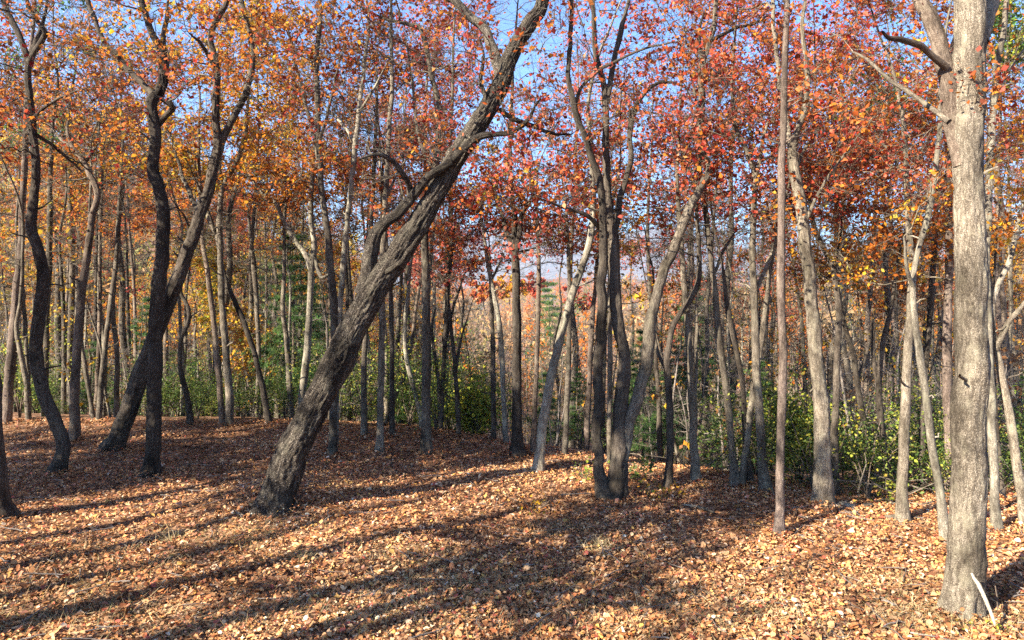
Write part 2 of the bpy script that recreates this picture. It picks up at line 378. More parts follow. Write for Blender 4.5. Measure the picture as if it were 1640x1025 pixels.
def wobble(L, amp, wl=.45):
    n = len(L); k = np.concatenate([[0], np.cumsum(np.linalg.norm(np.diff(L[:, :3], axis=0), axis=1))]) / wl
    o = rng.random(3) * 50; w = np.stack([vnoise(np.stack([k + o[i], k * 0 + i * 7.3 + .5, k * 0 + .5], -1), 60) + .5 * vnoise(np.stack([k * 2.3 + o[i], k * 0 + i * 3.1 + .5, k * 0 + .5], -1), 61) for i in range(3)], -1)
    L = L.copy(); L[:, :3] += w * amp * np.minimum(1, k * .7)[:, None]; return L
NTREE = [0]; FEET = []
def stubs(root, tr, base, mat):
    m = int(rng.integers(3, 7)); mb = MB()
    for _ in range(m):
        q = tr[int(rng.uniform(.18, .8) * (len(tr) - 1))]; a = rng.random() * 6.28; L = q[3] + rng.uniform(.06, .5) ** 1.3
        v = np.array([math.cos(a), math.sin(a) * .8, rng.uniform(.1, .7)]); t = np.linspace(0, 1, 5)[:, None]; P = q[:3] + v * t * L + rng.normal(size=(5, 3)) * .02 * t
        tubes(mb, P[None] - base, np.linspace(1, .45, 5)[None] * min(.028, q[3] * .35), 6)
    link('stub', mb.mesh('stub', mat, True, ('bark',)), root, kind='stuff')
def hero(name, label, pts, bark='grey', limbs=(), d=None, ext=4.0, crown=None, n=34, leaf=.8, sides=None, low=None, rad=2.2, lsize=.125, group=None, bare_low=8, dx=None, ntwig=6):
    seed = NTREE[0]; NTREE[0] += 17
    st = rng.bit_generator.state
    x0, y0, w0 = pts[0]
    if d is None: d = ground_depth(x0, y0)
    lsize = lsize * float(np.clip(d / 16, .6, 1.0)) * .92
    drift = rng.uniform(-.5, .7) if dx is None else dx
    T = poly3(pts, d, drift)
    g = gz(T[0, 0], T[0, 1])
    low_pt = T[0].copy(); low_pt[2] = min(g, T[0, 2]) - .25
    if T[0, 2] - low_pt[2] > .6: low_pt[0] -= (T[1, 0] - T[0, 0]) / max(.3, (T[1, 2] - T[0, 2])) * (T[0, 2] - low_pt[2]) * .5
    T[0, 3] *= 1.0
    T = np.concatenate([[low_pt], T])
    top = T[-1].copy(); dirv = nrm(T[-1, :3] - T[-2, :3]) + np.array([0, 0, .3]); dirv = nrm(dirv)
    e = []
    for k in (1, 2, 3):
        dirv = nrm(dirv + rng.normal(size=3) * .18 + np.array([0, 0, .12]))
        q = (e[-1] if e else top).copy(); q[:3] += dirv * ext / 3; q[3] = max(.008, top[3] * (1 - k / 3.15)); e.append(q)
    T = np.concatenate([T, e])
    base = np.array([low_pt[0], low_pt[1], g])
    if d < 20 and base[1] - crest(base[0]) < 1.5: FEET.append((T[1, 0], T[1, 1], T[1, 3] * 1.15))
    root = bpy.data.objects.new(name, None); COL.objects.link(root); root.location = base; root.empty_display_size = .3
    tag(root, label, 'tree', group)
    big = w0 > 30
    S = sides or (int(np.clip(w0 * 1.0, 9, 40)))
    tr = wobble(resample(T, .036 if bark == 'furrowed' else .05 if big else .14), min(.028, .010 + T[1, 3] * .09), .55)
    mb = MB()
    ref = np.array([[0, 1, 0]])
    tubes(mb, tr[None, :, :3] - base, tr[None, :, 3], S, ref, furrow(min(.034 if bark == 'furrowed' else .02, tr[3, 3] * (.14 if bark == 'furrowed' else .10)), (12 if bark == 'furrowed' else 6.5) / max(.12, tr[3, 3] * 1.0) ** .5, .55, .2 if w0 < 60 else .3, seed))
    link('trunk', mb.mesh('trunk', BARK[bark], True, ('bark',)), root)
    nodes = [tr[len(tr) // 3:, :3]]; nr = [tr[len(tr) // 3:, 3]]
    tips = [T[-2, :3], T[-4, :3], T[-1, :3]]
    for lp in limbs:
        lp = list(lp); ldd = rng.uniform(-1.2, 1.2); lb = bark
        if isinstance(lp[0], str): lb = lp.pop(0)
        if not isinstance(lp[0], tuple): ldd = lp.pop(0)
        fr = (y0 - lp[0][1]) / max(1, (y0 - pts[-1][1])); L3 = poly3(lp, d + drift * np.clip(fr, 0, 1), ldd)
        if len(lp) > 3 and lp[-1][1] < 25:
            q = L3[-1].copy(); q[:3] += nrm(nrm(L3[-1, :3] - L3[-2, :3]) + np.array([0, .0, .3])) * ext * .6; q[3] *= .35; L3 = np.concatenate([L3, [q]])
        L3 = resample(L3, .09 if big else .14)
        L3 = wobble(L3, min(.045, .014 + L3[0, 3] * .3), .35); k = min(len(L3) // 2, 6); L3[-k:, 3] *= np.linspace(1, .55, k)
        mb = MB(); tubes(mb, L3[None, :, :3] - base, L3[None, :, 3], max(7, int(S * .5)), ref, furrow(min(.018, L3[0, 3] * .12), 9, 0, 1, seed + 3))
        link('limb', mb.mesh('limb', BARK[lb], True, ('bark',)), root)
        kk = max(2, len(L3) // 4); nodes.append(L3[kk:, :3]); nr.append(L3[kk:, 3]); tips += [L3[-1, :3], L3[len(L3) * 2 // 3, :3]]
    tips = np.array(tips)
    c = tips[rng.integers(0, len(tips), n)] + rng.normal(size=(n, 3)) * np.array([rad, rad, rad * .8]) * .62 + np.array([0, 0, .5])
    if bare_low:
        A = np.concatenate(nodes); c = np.concatenate([c, A[rng.integers(0, len(A), bare_low)] + rng.normal(size=(bare_low, 3)) * np.array([rad * .6, rad * .6, rad * .3])])
    zmin = CAMH - ((low if low is not None else 430) - HY) / F * d
    c[:, 2] = np.maximum(c[:, 2], zmin + rng.random(len(c)) * 1.5)
    stubs(root, tr, base, BARK[bark])
    finish_tree(root, base, np.concatenate(nodes), np.concatenate(nr), c, BARK[{'birch': 'pale', 'grey': 'pale', 'brown': 'grey', 'dark': 'grey', 'furrowed': 'grey', 'pale': 'pale', 'pine': 'grey'}[bark]], mixpal(*crown) if crown else None, leaf if crown else 0, lsize, ntwig=ntwig, base_r=.0078 * max(.8, d / 15))
    return root

# ------------------------------------------------------------------ the trees one can tell apart, traced at their own depth
hero('big_oak', 'thick pale oak in full sun with furrowed bark and a white stick against its foot', 
     [(1543,982,62),(1545,960,60),(1547,900,59),(1550,820,57),(1553,740,57),(1555,640,56),(1556,540,54),(1555,450,53),(1553,380,52),(1551,300,50),(1551,230,51),(1553,150,52),(1553,80,54),(1552,0,50)], 'pale',
     [['brown', .3, (1540,265,28),(1527,205,30),(1519,140,29),(1508,90,28),(1495,45,27),(1478,0,26),(1462,-60,25)],
      ['brown', -.5, (1516,108,14),(1492,90,12),(1475,75,11),(1455,68,10),(1435,62,10),(1422,58,9),(1414,48,8)],
      ['grey', 1.2, (1520,195,10),(1490,172,8),(1450,145,7),(1410,115,6),(1385,92,5),(1360,80,4)],
      [.6, (1560,70,44),(1575,20,36),(1590,-40,30)]], ext=4.5, crown=('rust','coral'), n=30, leaf=.35, low=-120, rad=2.6, sides=72, dx=.1)
hero('leaning_oak', 'huge leaning oak with deeply furrowed dark bark crossing the clearing diagonally',
     [(441,814,66),(445,795,63),(454,762,62),(467,725,59),(485,690,57),(510,640,55),(540,580,54),(570,520,52),(597,470,50),(622,430,47),(650,385,44),(680,340,40),(710,290,37),(735,245,36),(760,205,36),(785,165,34),(800,135,32),(815,100,30),(832,65,26),(850,35,24),(870,0,22)], 'furrowed',
     [['furrowed', -.4, (580,470,30),(588,435,26),(596,390,25),(613,362,23),(638,340,21),(656,318,19),(672,298,17),(692,278,16),(720,260,15),(745,235,14),(768,216,13),(790,212,10),(820,211,8),(845,192,6),(868,160,4)],
      [-.8, (657,316,13),(656,298,11),(648,282,9),(632,260,8),(606,248,7),(577,257,5)],
      [-.6, (592,448,12),(612,440,11),(636,426,10),(650,408,9),(664,390,8),(674,376,6)],
      [.5, (803,122,24),(790,84,20),(778,52,17),(755,28,16),(725,0,14),(700,-30,12)],
      [.9, (800,176,10),(822,190,9),(850,200,8),(880,212,6),(915,216,4)],
      [-.4, (772,185,9),(778,160,8),(770,130,6),(775,95,5),(768,60,4)]], ext=5, crown=('burg','rust'), n=40, leaf=.5, low=230, rad=2.6, sides=100, dx=.2, bare_low=10)
hero('forked_oak', 'grey oak clump of two upright stems and a third that curves away to the right',
     [(985,798,50),(988,770,38),(992,720,32),(994,660,28),(999,600,23),(999,565,21),(990,525,22),(985,470,21),(983,400,20),(981,375,19),(973,310,14),(970,230,12),(970,150,10),(955,90,8),(952,50,7),(950,0,6)], 'dark',
     [['dark', -.2, (967,796,36),(959,745,21),(956,680,19),(958,600,18),(962,530,18),(965,470,17),(967,400,16),(965,340,14),(958,285,13),(944,235,12),(927,190,11),(915,150,10),(910,120,8),(914,60,7),(917,0,6)],
      ['grey', .5, (996,735,26),(1010,672,24),(1028,620,23),(1038,560,22),(1041,515,21),(1050,480,19),(1062,440,18),(1083,390,17),(1100,340,16),(1118,305,15),(1132,277,15),(1134,262,14),(1124,240,13),(1122,200,12),(1123,150,12),(1127,95,12),(1138,65,11),(1145,30,8),(1148,0,7)],
      [.6, (983,378,14),(992,330,12),(1003,285,11),(1012,250,10),(1008,220,10),(1013,185,9),(1025,160,7),(1045,138,6),(1075,132,5),(1105,143,4)],
      [.4, (971,165,10),(985,95,9),(995,45,8),(1007,0,6)],
      [-.8, (920,172,7),(932,140,6),(960,112,5),(1020,82,4),(1090,65,3)],
      [-.9, (966,372,8),(940,345,7),(900,330,5),(870,318,3)],
      [.8, (1138,66,7),(1175,45,6),(1205,38,5),(1230,25,4)], [.2, (1125,100,7),(1118,60,6),(1125,20,5)]], ext=5, crown=('coral','rust'), n=36, leaf=.35, low=330, rad=2.4, sides=40, bare_low=14)
hero('dark_oak', 'crooked black trunk bowing leftward with its foot on the left of the clearing',
     [(90,758,32),(98,735,25),(100,710,23),(88,670,22),(68,625,22),(57,565,21),(64,500,21),(68,440,20),(60,395,19),(50,365,18),(54,320,15),(58,270,14),(51,200,13),(46,150,12),(46,100,12)], 'dark',
     [[.4, (46,104,12),(36,70,10),(25,45,9),(12,20,8),(2,-10,6)], [-.6, (46,100,11),(62,72,10),(73,52,8),(60,35,7),(45,10,6),(38,-20,5)],
      [.8, (57,215,7),(80,230,6),(105,250,5),(130,275,4)], [-.8, (52,190,6),(90,160,4),(140,140,3)]], ext=2, crown=('rust','burg'), n=26, leaf=.5, low=260, bare_low=22)
hero('leaning_tree', 'dark mossy footed trunk leaning right behind the straight dark oak and forking high up',
     [(180,720,42),(190,700,33),(212,640,31),(240,560,29),(264,500,27),(290,430,24),(312,370,22),(332,310,20),(343,262,18),(348,230,15),(345,180,12),(348,110,11),(338,62,10),(350,25,8),(365,0,7)], 'dark',
     [['grey', .6, (344,262,16),(358,222,14),(384,170,12),(404,112,10),(400,50,8),(386,0,7)], [-.8, (346,110,7),(325,75,6),(300,50,4)], ['grey',1.0,(320,345,9),(305,310,8),(292,280,6),(280,240,4)]], ext=4, crown=('rust','orange','gold'), n=44, leaf=.8, low=250, bare_low=12)
hero('dark_oak', 'straight dark oak with a knee shaped kink in its upper trunk and a sunlit foot',
     [(243,760,36),(245,730,27),(247,680,26),(248,600,25),(249,520,24),(257,430,23),(262,350,22),(255,300,21),(245,270,20),(249,215,20),(242,175,19),(248,155,18),(258,145,17),(264,115,15),(256,75,13),(240,45,11),(225,0,9)], 'dark',
     [[-.4, (254,200,10),(268,182,10),(277,172,9),(262,162,9),(248,152,8)], [.5, (246,152,12),(221,126,10),(190,92,9),(165,62,8),(140,0,7)], [.6, (260,120,10),(262,60,8),(270,0,6)]], ext=3.5, crown=('rust','red'), n=36, leaf=.6, low=240, bare_low=16)
hero('dark_oak', 'dark trunk cut off by the picture edge with its foot flaring on the leaves',
     [(6,830,42),(0,800,30),(-4,740,25),(-10,640,22),(-16,520,20),(-24,400,18),(-30,250,15),(-34,100,12)], 'dark', ext=4, crown=('rust',), n=24, leaf=.5, low=150, bare_low=10)
hero('pine_tree', 'reddish pine trunk leaning slightly right close to the edge of the picture',
     [(9,698,19),(14,620,17),(21,540,15),(28,450,13),(33,400,11),(40,250,9),(46,120,7)], 'pine', d=19.3, ext=4, crown=('pine',), n=22, leaf=.6, low=230, lsize=.11)
hero('slender_tree', 'pale thin double curved stem between the reddish pine and the bowed black trunk',
     [(47,692,10),(43,620,9),(32,560,8),(27,520,7),(33,480,6),(36,420,5),(35,340,4)], 'pale', [[(47,670,7),(46,600,6),(40,520,6),(36,440,5),(30,380,4)]], d=19.5, ext=3, n=16)
hero('slender_tree', 'grey trunk half hidden directly behind the bowed black trunk', [(69,692,11),(73,600,10),(75,500,10),(79,420,9),(80,330,8),(84,200,5)], 'grey', d=21, ext=4, crown=('rust',), n=26, leaf=.6, low=330)
hero('oak_tree', 'straight grey trunk whose top twists to the left above a small orange leaf spray',
     [(118,706,22),(120,670,18),(120,640,17),(123,560,15),(130,480,14),(138,420,13),(148,350,11),(156,312,10),(147,286,9),(133,258,8),(118,240,7)], 'brown',
     [[.5, (136,262,6),(150,238,5),(165,222,4)], [.8,(120,240,5),(95,220,4),(70,190,3)]], ext=1.6, crown=('rust',), n=14, leaf=.25, low=330, bare_low=26)
hero('slender_tree', 'grey trunk with a blackened middle right behind the twisting grey trunk', [(110,690,10),(111,600,10),(114,500,10),(116,420,9),(113,330,8),(110,200,6)], 'grey', d=24, ext=4, crown=('orange',), n=24, leaf=.7, low=320)
hero('slender_tree', 'pale stem with a sharp lean near the ground beside the twisting grey trunk', [(152,680,8),(145,640,7),(136,585,7),(131,545,6),(136,450,6),(142,380,5),(146,280,4)], 'pale', d=20, ext=3, n=16, crown=('rust',), leaf=.4)
hero('slender_tree', 'thin brownish stem with a few pink leaves hanging near it', [(153,672,8),(157,580,7),(160,480,6),(160,400,5),(164,280,4)], 'brown', d=21, ext=3, n=14, crown=('pink',), leaf=.3, low=560)
hero('slender_tree', 'wavy grey stem bowed left at its foot before the leaning mossy trunk', [(158,682,10),(162,620,9),(170,545,8),(179,470,8),(186,420,7),(190,340,6),(196,240,4)], 'grey', d=19.6, ext=3, n=18, crown=('orange',), leaf=.5)
hero('slender_tree', 'pale grey stem rising right beside the foot of the leaning mossy trunk', [(187,660,8),(187,560,8),(181,500,7),(185,420,6),(192,330,5),(196,220,4)], 'pale', d=21, ext=3, n=18, crown=('rust',), leaf=.5)
hero('crooked_tree', 'thin crooked tree bent like a question mark to the right of the straight dark oak', [(305,684,12),(300,640,9),(288,585,8),(290,545,7),(302,515,7),(300,490,6),(290,470,6),(292,440,5),(300,400,4)], 'dark', ext=2.5, n=12, d=18.9)
hero('slender_tree', 'slim brown trunk tilting left beside the pale forked trunk at the leaf edge', [(357,684,12),(350,600,11),(342,520,9),(333,440,8),(325,390,7),(322,330,6),(318,220,4)], 'brown', ext=4, n=24, crown=('gold','orange'), leaf=.8, low=300, d=19)
hero('oak_tree', 'pale trunk splitting into a pale fork with its foot at the leaf edge', [(367,687,15),(367,620,13),(360,540,12),(354,450,11),(353,400,10),(352,340,9),(357,300,8),(385,245,7),(395,180,5)], 'pale',
     [[.6,(352,400,8),(345,370,8),(334,350,7),(320,310,6),(312,260,4)], [.3,(356,305,6),(352,260,5),(360,200,4)]], ext=4, n=46, crown=('gold','orange'), leaf=1.0, low=300, d=18.8)
hero('slender_tree', 'dark stem leaning strongly left beyond the pale forked trunk', [(431,678,13),(421,625,11),(407,565,10),(395,530,9),(378,487,8),(362,450,7),(350,400,5)], 'dark', ext=3, n=16, d=19.2)
hero('slender_tree', 'grey stem standing between the left leaning dark stem and the young green pine', [(411,676,7),(414,560,7),(410,470,8),(406,420,8),(402,385,6),(396,330,4)], 'grey', ext=2, n=12, d=22)
hero('slender_tree', 'thin grey trunk standing in front of green pine boughs left of the huge leaning oak', [(467,668,10),(463,600,9),(459,540,8),(453,500,8),(455,440,7),(458,330,5)], 'grey', ext=3, n=18, d=21, crown=('rust',), leaf=.6, low=380)
hero('oak_tree', 'pale whitish trunk with a left reaching fork rising behind the huge leaning oak', [(481,680,15),(485,625,14),(491,570,13),(496,500,12),(499,430,12),(503,390,9),(498,350,8),(500,280,7),(506,200,5)], 'birch',
     [[.8,(498,432,10),(488,405,9),(471,384,8),(455,355,7),(440,325,6),(412,300,5),(395,270,3)], [-.5,(504,410,6),(516,445,6),(541,428,4)]], ext=3.5, n=44, crown=('orange','rust'), leaf=.9, low=330, d=20)
hero('tall_tree', 'tall slim dark trunk standing alone right behind the huge leaning oak', [(532,730,20),(533,700,16),(534,650,15),(535,560,14),(535,500,14),(530,430,13),(524,370,12),(515,300,11),(509,200,9),(507,100,8),(512,0,6)], 'grey',
     [[.8,(514,270,7),(495,190,6),(478,120,5),(462,50,4)], [-.8,(511,230,6),(530,160,4),(545,90,3)]], ext=4, n=30, crown=('orange','rust'), leaf=.6, low=330)
hero('birch_tree', 'slender whitish stem rising from behind the huge leaning oak into bare twigs', [(537,716,12),(538,640,12),(541,540,12),(550,420,11),(560,320,10),(569,235,9),(578,150,7),(585,90,6),(590,20,5)], 'birch',
     [[.8,(570,230,6),(550,200,5),(525,175,4),(505,150,3)], [-.6,(575,180,5),(600,140,4),(620,100,3)]], ext=3, n=18, bare_low=12, low=260)
hero('slender_tree', 'plain grey trunk just right of the leaning oak at the lit leaf edge', [(583,698,13),(583,600,11),(585,540,10),(590,440,9),(595,350,7),(600,250,6),(604,150,4)], 'grey', ext=3, n=24, crown=('rust','burg'), leaf=.6, low=330)
hero('slender_tree', 'straight tan trunk in the shade second in the row right of the leaning oak', [(608,723,18),(609,690,14),(610,620,13),(612,520,12),(613,420,11),(617,330,9),(622,230,8),(628,130,7),(625,50,5)], 'pale', [[.6,(618,320,5),(640,270,4),(665,240,3)]], ext=3, n=26, crown=('burg',), leaf=.4, low=300, bare_low=8)
hero('slender_tree', 'thin dark trunk between two tan trunks right of the leaning oak', [(628,698,10),(628,600,9),(626,480,8),(622,420,7),(612,300,5)], 'dark', ext=3, n=16, crown=('rust',), leaf=.6)
hero('slender_tree', 'pale curved stem bowing away from a thicker grey trunk near its foot', [(677,702,9),(671,655,8),(658,605,8),(651,570,7),(648,530,7),(655,450,6),(660,350,4)], 'birch', ext=2, n=12, d=18.2)
hero('slender_tree', 'thin stem slanting sharply right across the gap beside the pale curved stem', [(610,700,6),(630,645,6),(655,575,6),(668,480,5),(680,420,4)], 'brown', ext=2, n=10, d=19.5)
hero('tall_tree', 'sturdy grey trunk with a flared foot whose dark top curls left behind the leaning oak', [(683,726,28),(683,700,19),(682,650,17),(683,560,16),(682,450,15),(681,370,13),(690,300,11),(700,250,10),(702,170,9),(690,115,8),(676,50,7),(655,38,6),(615,30,4)], 'grey', [[.6,(694,270,6),(672,225,5),(660,130,4),(650,60,3)]], ext=1.5, n=34, crown=('burg','rust'), leaf=.7, low=290, rad=2.4)
hero('clump_tree', 'clump of three thin dark stems with pinkish red leaves at the top', [(706,704,8),(709,620,8),(713,540,7),(716,480,6),(722,420,5),(728,360,3)], 'dark', [[.4,(706,690,7),(702,610,6),(692,530,5),(698,490,4)], [.6,(711,560,6),(727,490,5),(745,437,3)]], ext=1.2, n=36, crown=('pink','coral'), leaf=.6, low=450, rad=1.6, d=18)
hero('slender_tree', 'forked thin dark stem beside the yellow green bush with bare forks', [(735,709,9),(733,650,8),(729,590,7),(724,540,6),(720,500,5),(715,450,3)], 'dark', [[.5,(729,600,5),(737,550,4),(755,485,3)]], ext=1, n=10, low=470, d=17.5)
hero('slender_tree', 'black pole thin trunk left of a pale stem in the valley gap', [(791,716,10),(790,620,9),(788,500,7),(786,450,6),(784,400,3)], 'dark', ext=1, n=8, low=430, d=17.6)
hero('slender_tree', 'pale wavy stem topped with a loose coral crown in the valley gap', [(811,723,11),(806,620,9),(800,520,9),(788,460,8),(781,420,7),(775,380,5),(770,340,4)], 'birch', [[.5,(786,450,5),(796,430,4),(806,405,3)]], ext=1, n=40, crown=('coral','rust'), leaf=.8, low=440, rad=1.9, d=17)
hero('tall_tree', 'tall dark trunk in the valley gap splitting into a fan of three branches', [(830,730,30),(828,700,21),(828,650,18),(828,560,16),(827,470,15),(825,405,14),(822,345,10),(818,290,8),(817,225,7),(820,150,5),(824,80,4)], 'dark',
     [[.6,(823,408,10),(812,370,9),(803,340,7),(797,320,6),(785,280,4)], [-.4,(828,400,9),(831,380,8),(834,350,7),(842,330,6),(862,300,4)], [.5,(830,404,5),(850,400,4),(875,390,3)]], ext=2.5, n=44, crown=('burg','rust'), leaf=.7, low=390, rad=2.2)
hero('slender_tree', 'thin straight pale footed stem between the fan topped trunk and a mottled leaning one', [(853,728,10),(858,620,8),(861,540,7),(863,440,7),(861,380,6),(860,320,4)], 'brown', ext=2, n=16, crown=('gold',), leaf=.25, low=400)
hero('leaning_tree', 'lichen mottled trunk leaning right toward the three stemmed oak clump', [(862,756,22),(866,710,18),(873,655,17),(884,595,16),(899,530,15),(917,470,14),(931,430,13),(944,388,12),(950,330,9),(948,250,8),(942,170,6)], 'birch', [[.6,(946,380,7),(965,360,6),(985,345,4)]], ext=3, n=34, crown=('coral','red'), leaf=.7, low=330)
hero('slender_tree', 'pale straight stem with one crooked side branch left of the three stemmed oak clump', [(905,731,11),(908,640,9),(911,560,8),(912,480,7),(910,400,6),(907,330,4)], 'grey', ext=2, n=34, crown=('pink',), leaf=.6, low=440)
hero('slender_tree', 'dark reddish stem close behind the left stem of the oak clump', [(939,724,10),(944,610,9),(948,520,8),(955,440,7),(958,360,5)], 'pine', ext=3, n=14, d=18)
hero('slender_tree', 'short pale stem seen between the two upright stems of the oak clump', [(976,747,9),(976,650,8),(977,560,8),(976,460,7),(980,340,5)], 'pale', ext=3, n=14)
hero('crooked_tree', 'S shaped dark tree hooking right at mid height beside the oak clump', [(1070,784,19),(1072,740,14),(1073,660,13),(1069,605,13),(1070,565,12),(1076,528,11),(1090,502,10),(1105,482,9),(1117,455,9),(1121,420,8),(1118,380,7),(1116,330,6),(1122,260,4)], 'dark', [[.5,(1066,590,6),(1052,560,5),(1048,520,4)]], ext=2, n=16, bare_low=6, low=420)
hero('slender_tree', 'thin black stem in front of green boughs just left of the S shaped dark tree', [(1057,722,9),(1055,650,8),(1051,590,7),(1050,530,6),(1046,440,4)], 'dark', ext=2, n=10, d=16)
hero('oak_tree', 'pale straight trunk with a shaded left flank standing on the bright leaf edge', [(1114,770,20),(1112,720,15),(1108,640,14),(1103,560,12),(1098,480,11),(1093,420,10),(1090,380,8),(1085,300,6),(1088,200,4)], 'pale', [[.4,(1115,690,5),(1115,620,5),(1116,520,5),(1117,430,4)]], ext=3, n=30, crown=('coral',), leaf=.6, low=340)
hero('oak_tree', 'grey trunk curving gently left at the top before green pine boughs', [(1178,780,21),(1173,730,14),(1166,650,13),(1160,600,12),(1150,530,12),(1145,470,11),(1140,420,10),(1133,360,9),(1126,310,8),(1118,240,6),(1114,160,4)], 'grey', [[.7,(1143,440,6),(1160,400,5),(1178,370,4)]], ext=3, n=36, crown=('red','coral'), leaf=.8, low=330)
hero('slender_tree', 'light grey stem sweeping up right from beside the gently curved grey trunk', [(1187,780,15),(1195,720,12),(1203,655,12),(1211,600,12),(1219,545,10),(1228,480,8),(1236,420,7),(1248,360,5)], 'pale', ext=3, n=28, crown=('red',), leaf=.8, low=350)
hero('slender_tree', 'dark thin trunk leaning left behind the sweeping light grey stem', [(1202,774,13),(1193,690,10),(1190,620,10),(1183,580,9),(1172,530,8),(1163,470,7),(1156,420,5)], 'dark', ext=3, n=18, crown=('red',), leaf=.6, low=400)
hero('oak_tree', 'dark footed trunk turning pale above and forking just left of the straight reddish pine', [(1226,788,24),(1222,740,16),(1217,670,15),(1212,600,14),(1209,520,14),(1207,450,13),(1205,400,12),(1207,340,10),(1208,280,9),(1195,240,8),(1180,205,6),(1172,140,4)], 'pale', [[.7,(1209,470,8),(1222,440,7),(1236,410,6),(1252,375,4)], [-.4,(1207,300,6),(1222,230,5),(1235,160,4)]], ext=3, n=54, crown=('red','rust'), leaf=.75, low=350, rad=2.6)
hero('pine_tree', 'thin dead straight reddish pine pole standing alone on the shaded leaves', [(1247,856,21),(1248,830,17),(1249,780,16),(1252,680,15),(1254,583,15),(1252,500,14),(1251,400,14),(1252,300,13),(1255,180,12),(1257,80,11),(1260,0,10)], 'pine', [[.6,(1254,235,4),(1268,222,3),(1300,215,3)]], ext=6, n=12, crown=('pine',), leaf=.5, low=-120, lsize=.1, dx=0)
hero('oak_tree', 'stout grey trunk with a darkened foot between the reddish pine and a slim dark companion', [(1318,810,40),(1318,785,33),(1317,720,29),(1315,644,27),(1306,560,24),(1300,480,23),(1294,430,22),(1288,370,21),(1277,300,20),(1269,245,18),(1275,215,11),(1290,175,10),(1293,120,8),(1286,60,6),(1290,0,5)], 'pale',
     [[.6,(1268,250,12),(1257,190,9),(1246,110,7),(1238,20,6)], [-.5,(1286,370,6),(1310,310,5),(1350,250,4),(1385,200,3)], [.9,(1272,280,6),(1300,220,5),(1340,180,3)]], ext=3.5, n=60, crown=('red','rust'), leaf=.75, low=360, rad=2.8, sides=36)
hero('oak_tree', 'slim dark companion trunk bending left above behind the stout grey trunk', [(1336,800,18),(1337,700,14),(1340,600,12),(1343,540,11),(1342,480,11),(1334,430,10),(1318,395,9),(1303,360,8),(1295,300,6),(1300,220,4)], 'dark', ext=3, n=34, crown=('rust',), leaf=.9, low=370, d=13)
hero('slender_tree', 'dark leaning trunk in the shady thicket left of a burly one', [(1401,806,13),(1393,740,12),(1388,690,11),(1375,630,10),(1367,570,9),(1355,530,8),(1345,480,6),(1340,420,4)], 'dark', [[.5,(1372,610,6),(1390,560,5),(1398,500,3)]], ext=2.5, n=24, crown=('orange',), leaf=.6, low=460, d=14.5)
hero('slender_tree', 'burly dark forked trunk in the shady thicket behind a low lime green sprig', [(1423,816,16),(1418,740,13),(1412,680,11),(1408,610,9),(1415,545,8),(1428,490,6),(1436,430,4)], 'dark', [[.5,(1410,640,7),(1398,560,6),(1402,500,4)]], ext=2.5, n=24, crown=('rust',), leaf=.6, low=460, d=13.8)
hero('oak_tree', 'pale grey trunk with a crooked branch at its foot crossed higher up by another', [(1446,838,23),(1446,800,20),(1446,760,19),(1448,690,18),(1452,620,17),(1456,550,16),(1459,490,15),(1460,440,12),(1455,360,9),(1452,270,8),(1447,195,7),(1438,140,5),(1425,100,4)], 'pale', [[.6,(1452,300,5),(1430,250,4),(1400,215,3)]], ext=2, n=36, crown=('coral','rust'), leaf=.7, low=330)
hero('leaning_tree', 'slim pale trunk leaning left from the big oak and crossing a pale grey one', [(1515,866,20),(1507,800,16),(1496,730,15),(1486,660,14),(1478,600,13),(1470,550,12),(1464,500,12),(1462,455,11),(1468,412,10),(1480,370,10),(1490,330,9),(1497,280,8),(1505,200,7),(1508,120,5)], 'birch', [[-.4,(1463,460,8),(1453,430,6),(1448,380,5)]], ext=2.5, n=26, crown=('rust','coral'), leaf=.7, low=330)
hero('pine_tree', 'reddish pine trunk in the narrow gap left of the big pale oak', [(1521,832,18),(1520,760,16),(1520,710,16),(1516,605,15),(1518,500,14),(1520,420,13),(1519,330,12),(1518,250,10),(1515,120,8)], 'pine', ext=5, n=18, crown=('pine',), leaf=.6, low=180, lsize=.11, d=13.5)
hero('slender_tree', 'dark trunk half hidden behind the crossing pale trunks near the big oak', [(1476,820,14),(1476,740,13),(1477,690,12),(1481,620,11),(1488,530,10),(1492,460,9),(1498,390,7),(1500,300,5)], 'dark', ext=3, n=26, crown=('rust',), leaf=.8, low=420, d=14)
hero('oak_tree', 'pale trunk rising just right of the big oak with a branch sweeping up right', [(1597,850,18),(1594,790,15),(1590,700,14),(1586,620,14),(1583,520,13),(1580,430,12),(1583,330,12),(1587,230,13),(1592,150,12),(1598,90,10),(1607,50,8),(1612,0,7)], 'birch', [[.4,(1583,505,9),(1599,458,9),(1621,408,8),(1633,352,7),(1645,300,5)], [.6,(1592,160,6),(1612,120,5),(1640,80,4)]], ext=3.5, n=32, crown=('coral','orange'), leaf=.6, low=380)
hero('slender_tree', 'thin dark trunk between two pale ones right of the big oak', [(1611,842,9),(1604,770,9),(1597,700,8),(1590,600,7),(1588,500,5)], 'dark', ext=3, n=20, crown=('orange',), leaf=.8, low=440, d=13)
hero('leaning_tree', 'pale trunk leaning left with an elbowed limb near the picture edge', [(1643,842,19),(1634,780,16),(1625,720,15),(1617,670,14),(1608,620,13),(1600,575,13),(1594,550,11),(1590,520,8),(1588,470,6)], 'pale', [[-.3,(1595,560,9),(1603,540,9),(1613,520,8),(1630,500,7),(1655,462,5)]], ext=2.5, n=26, crown=('orange','gold'), leaf=.8, low=460)

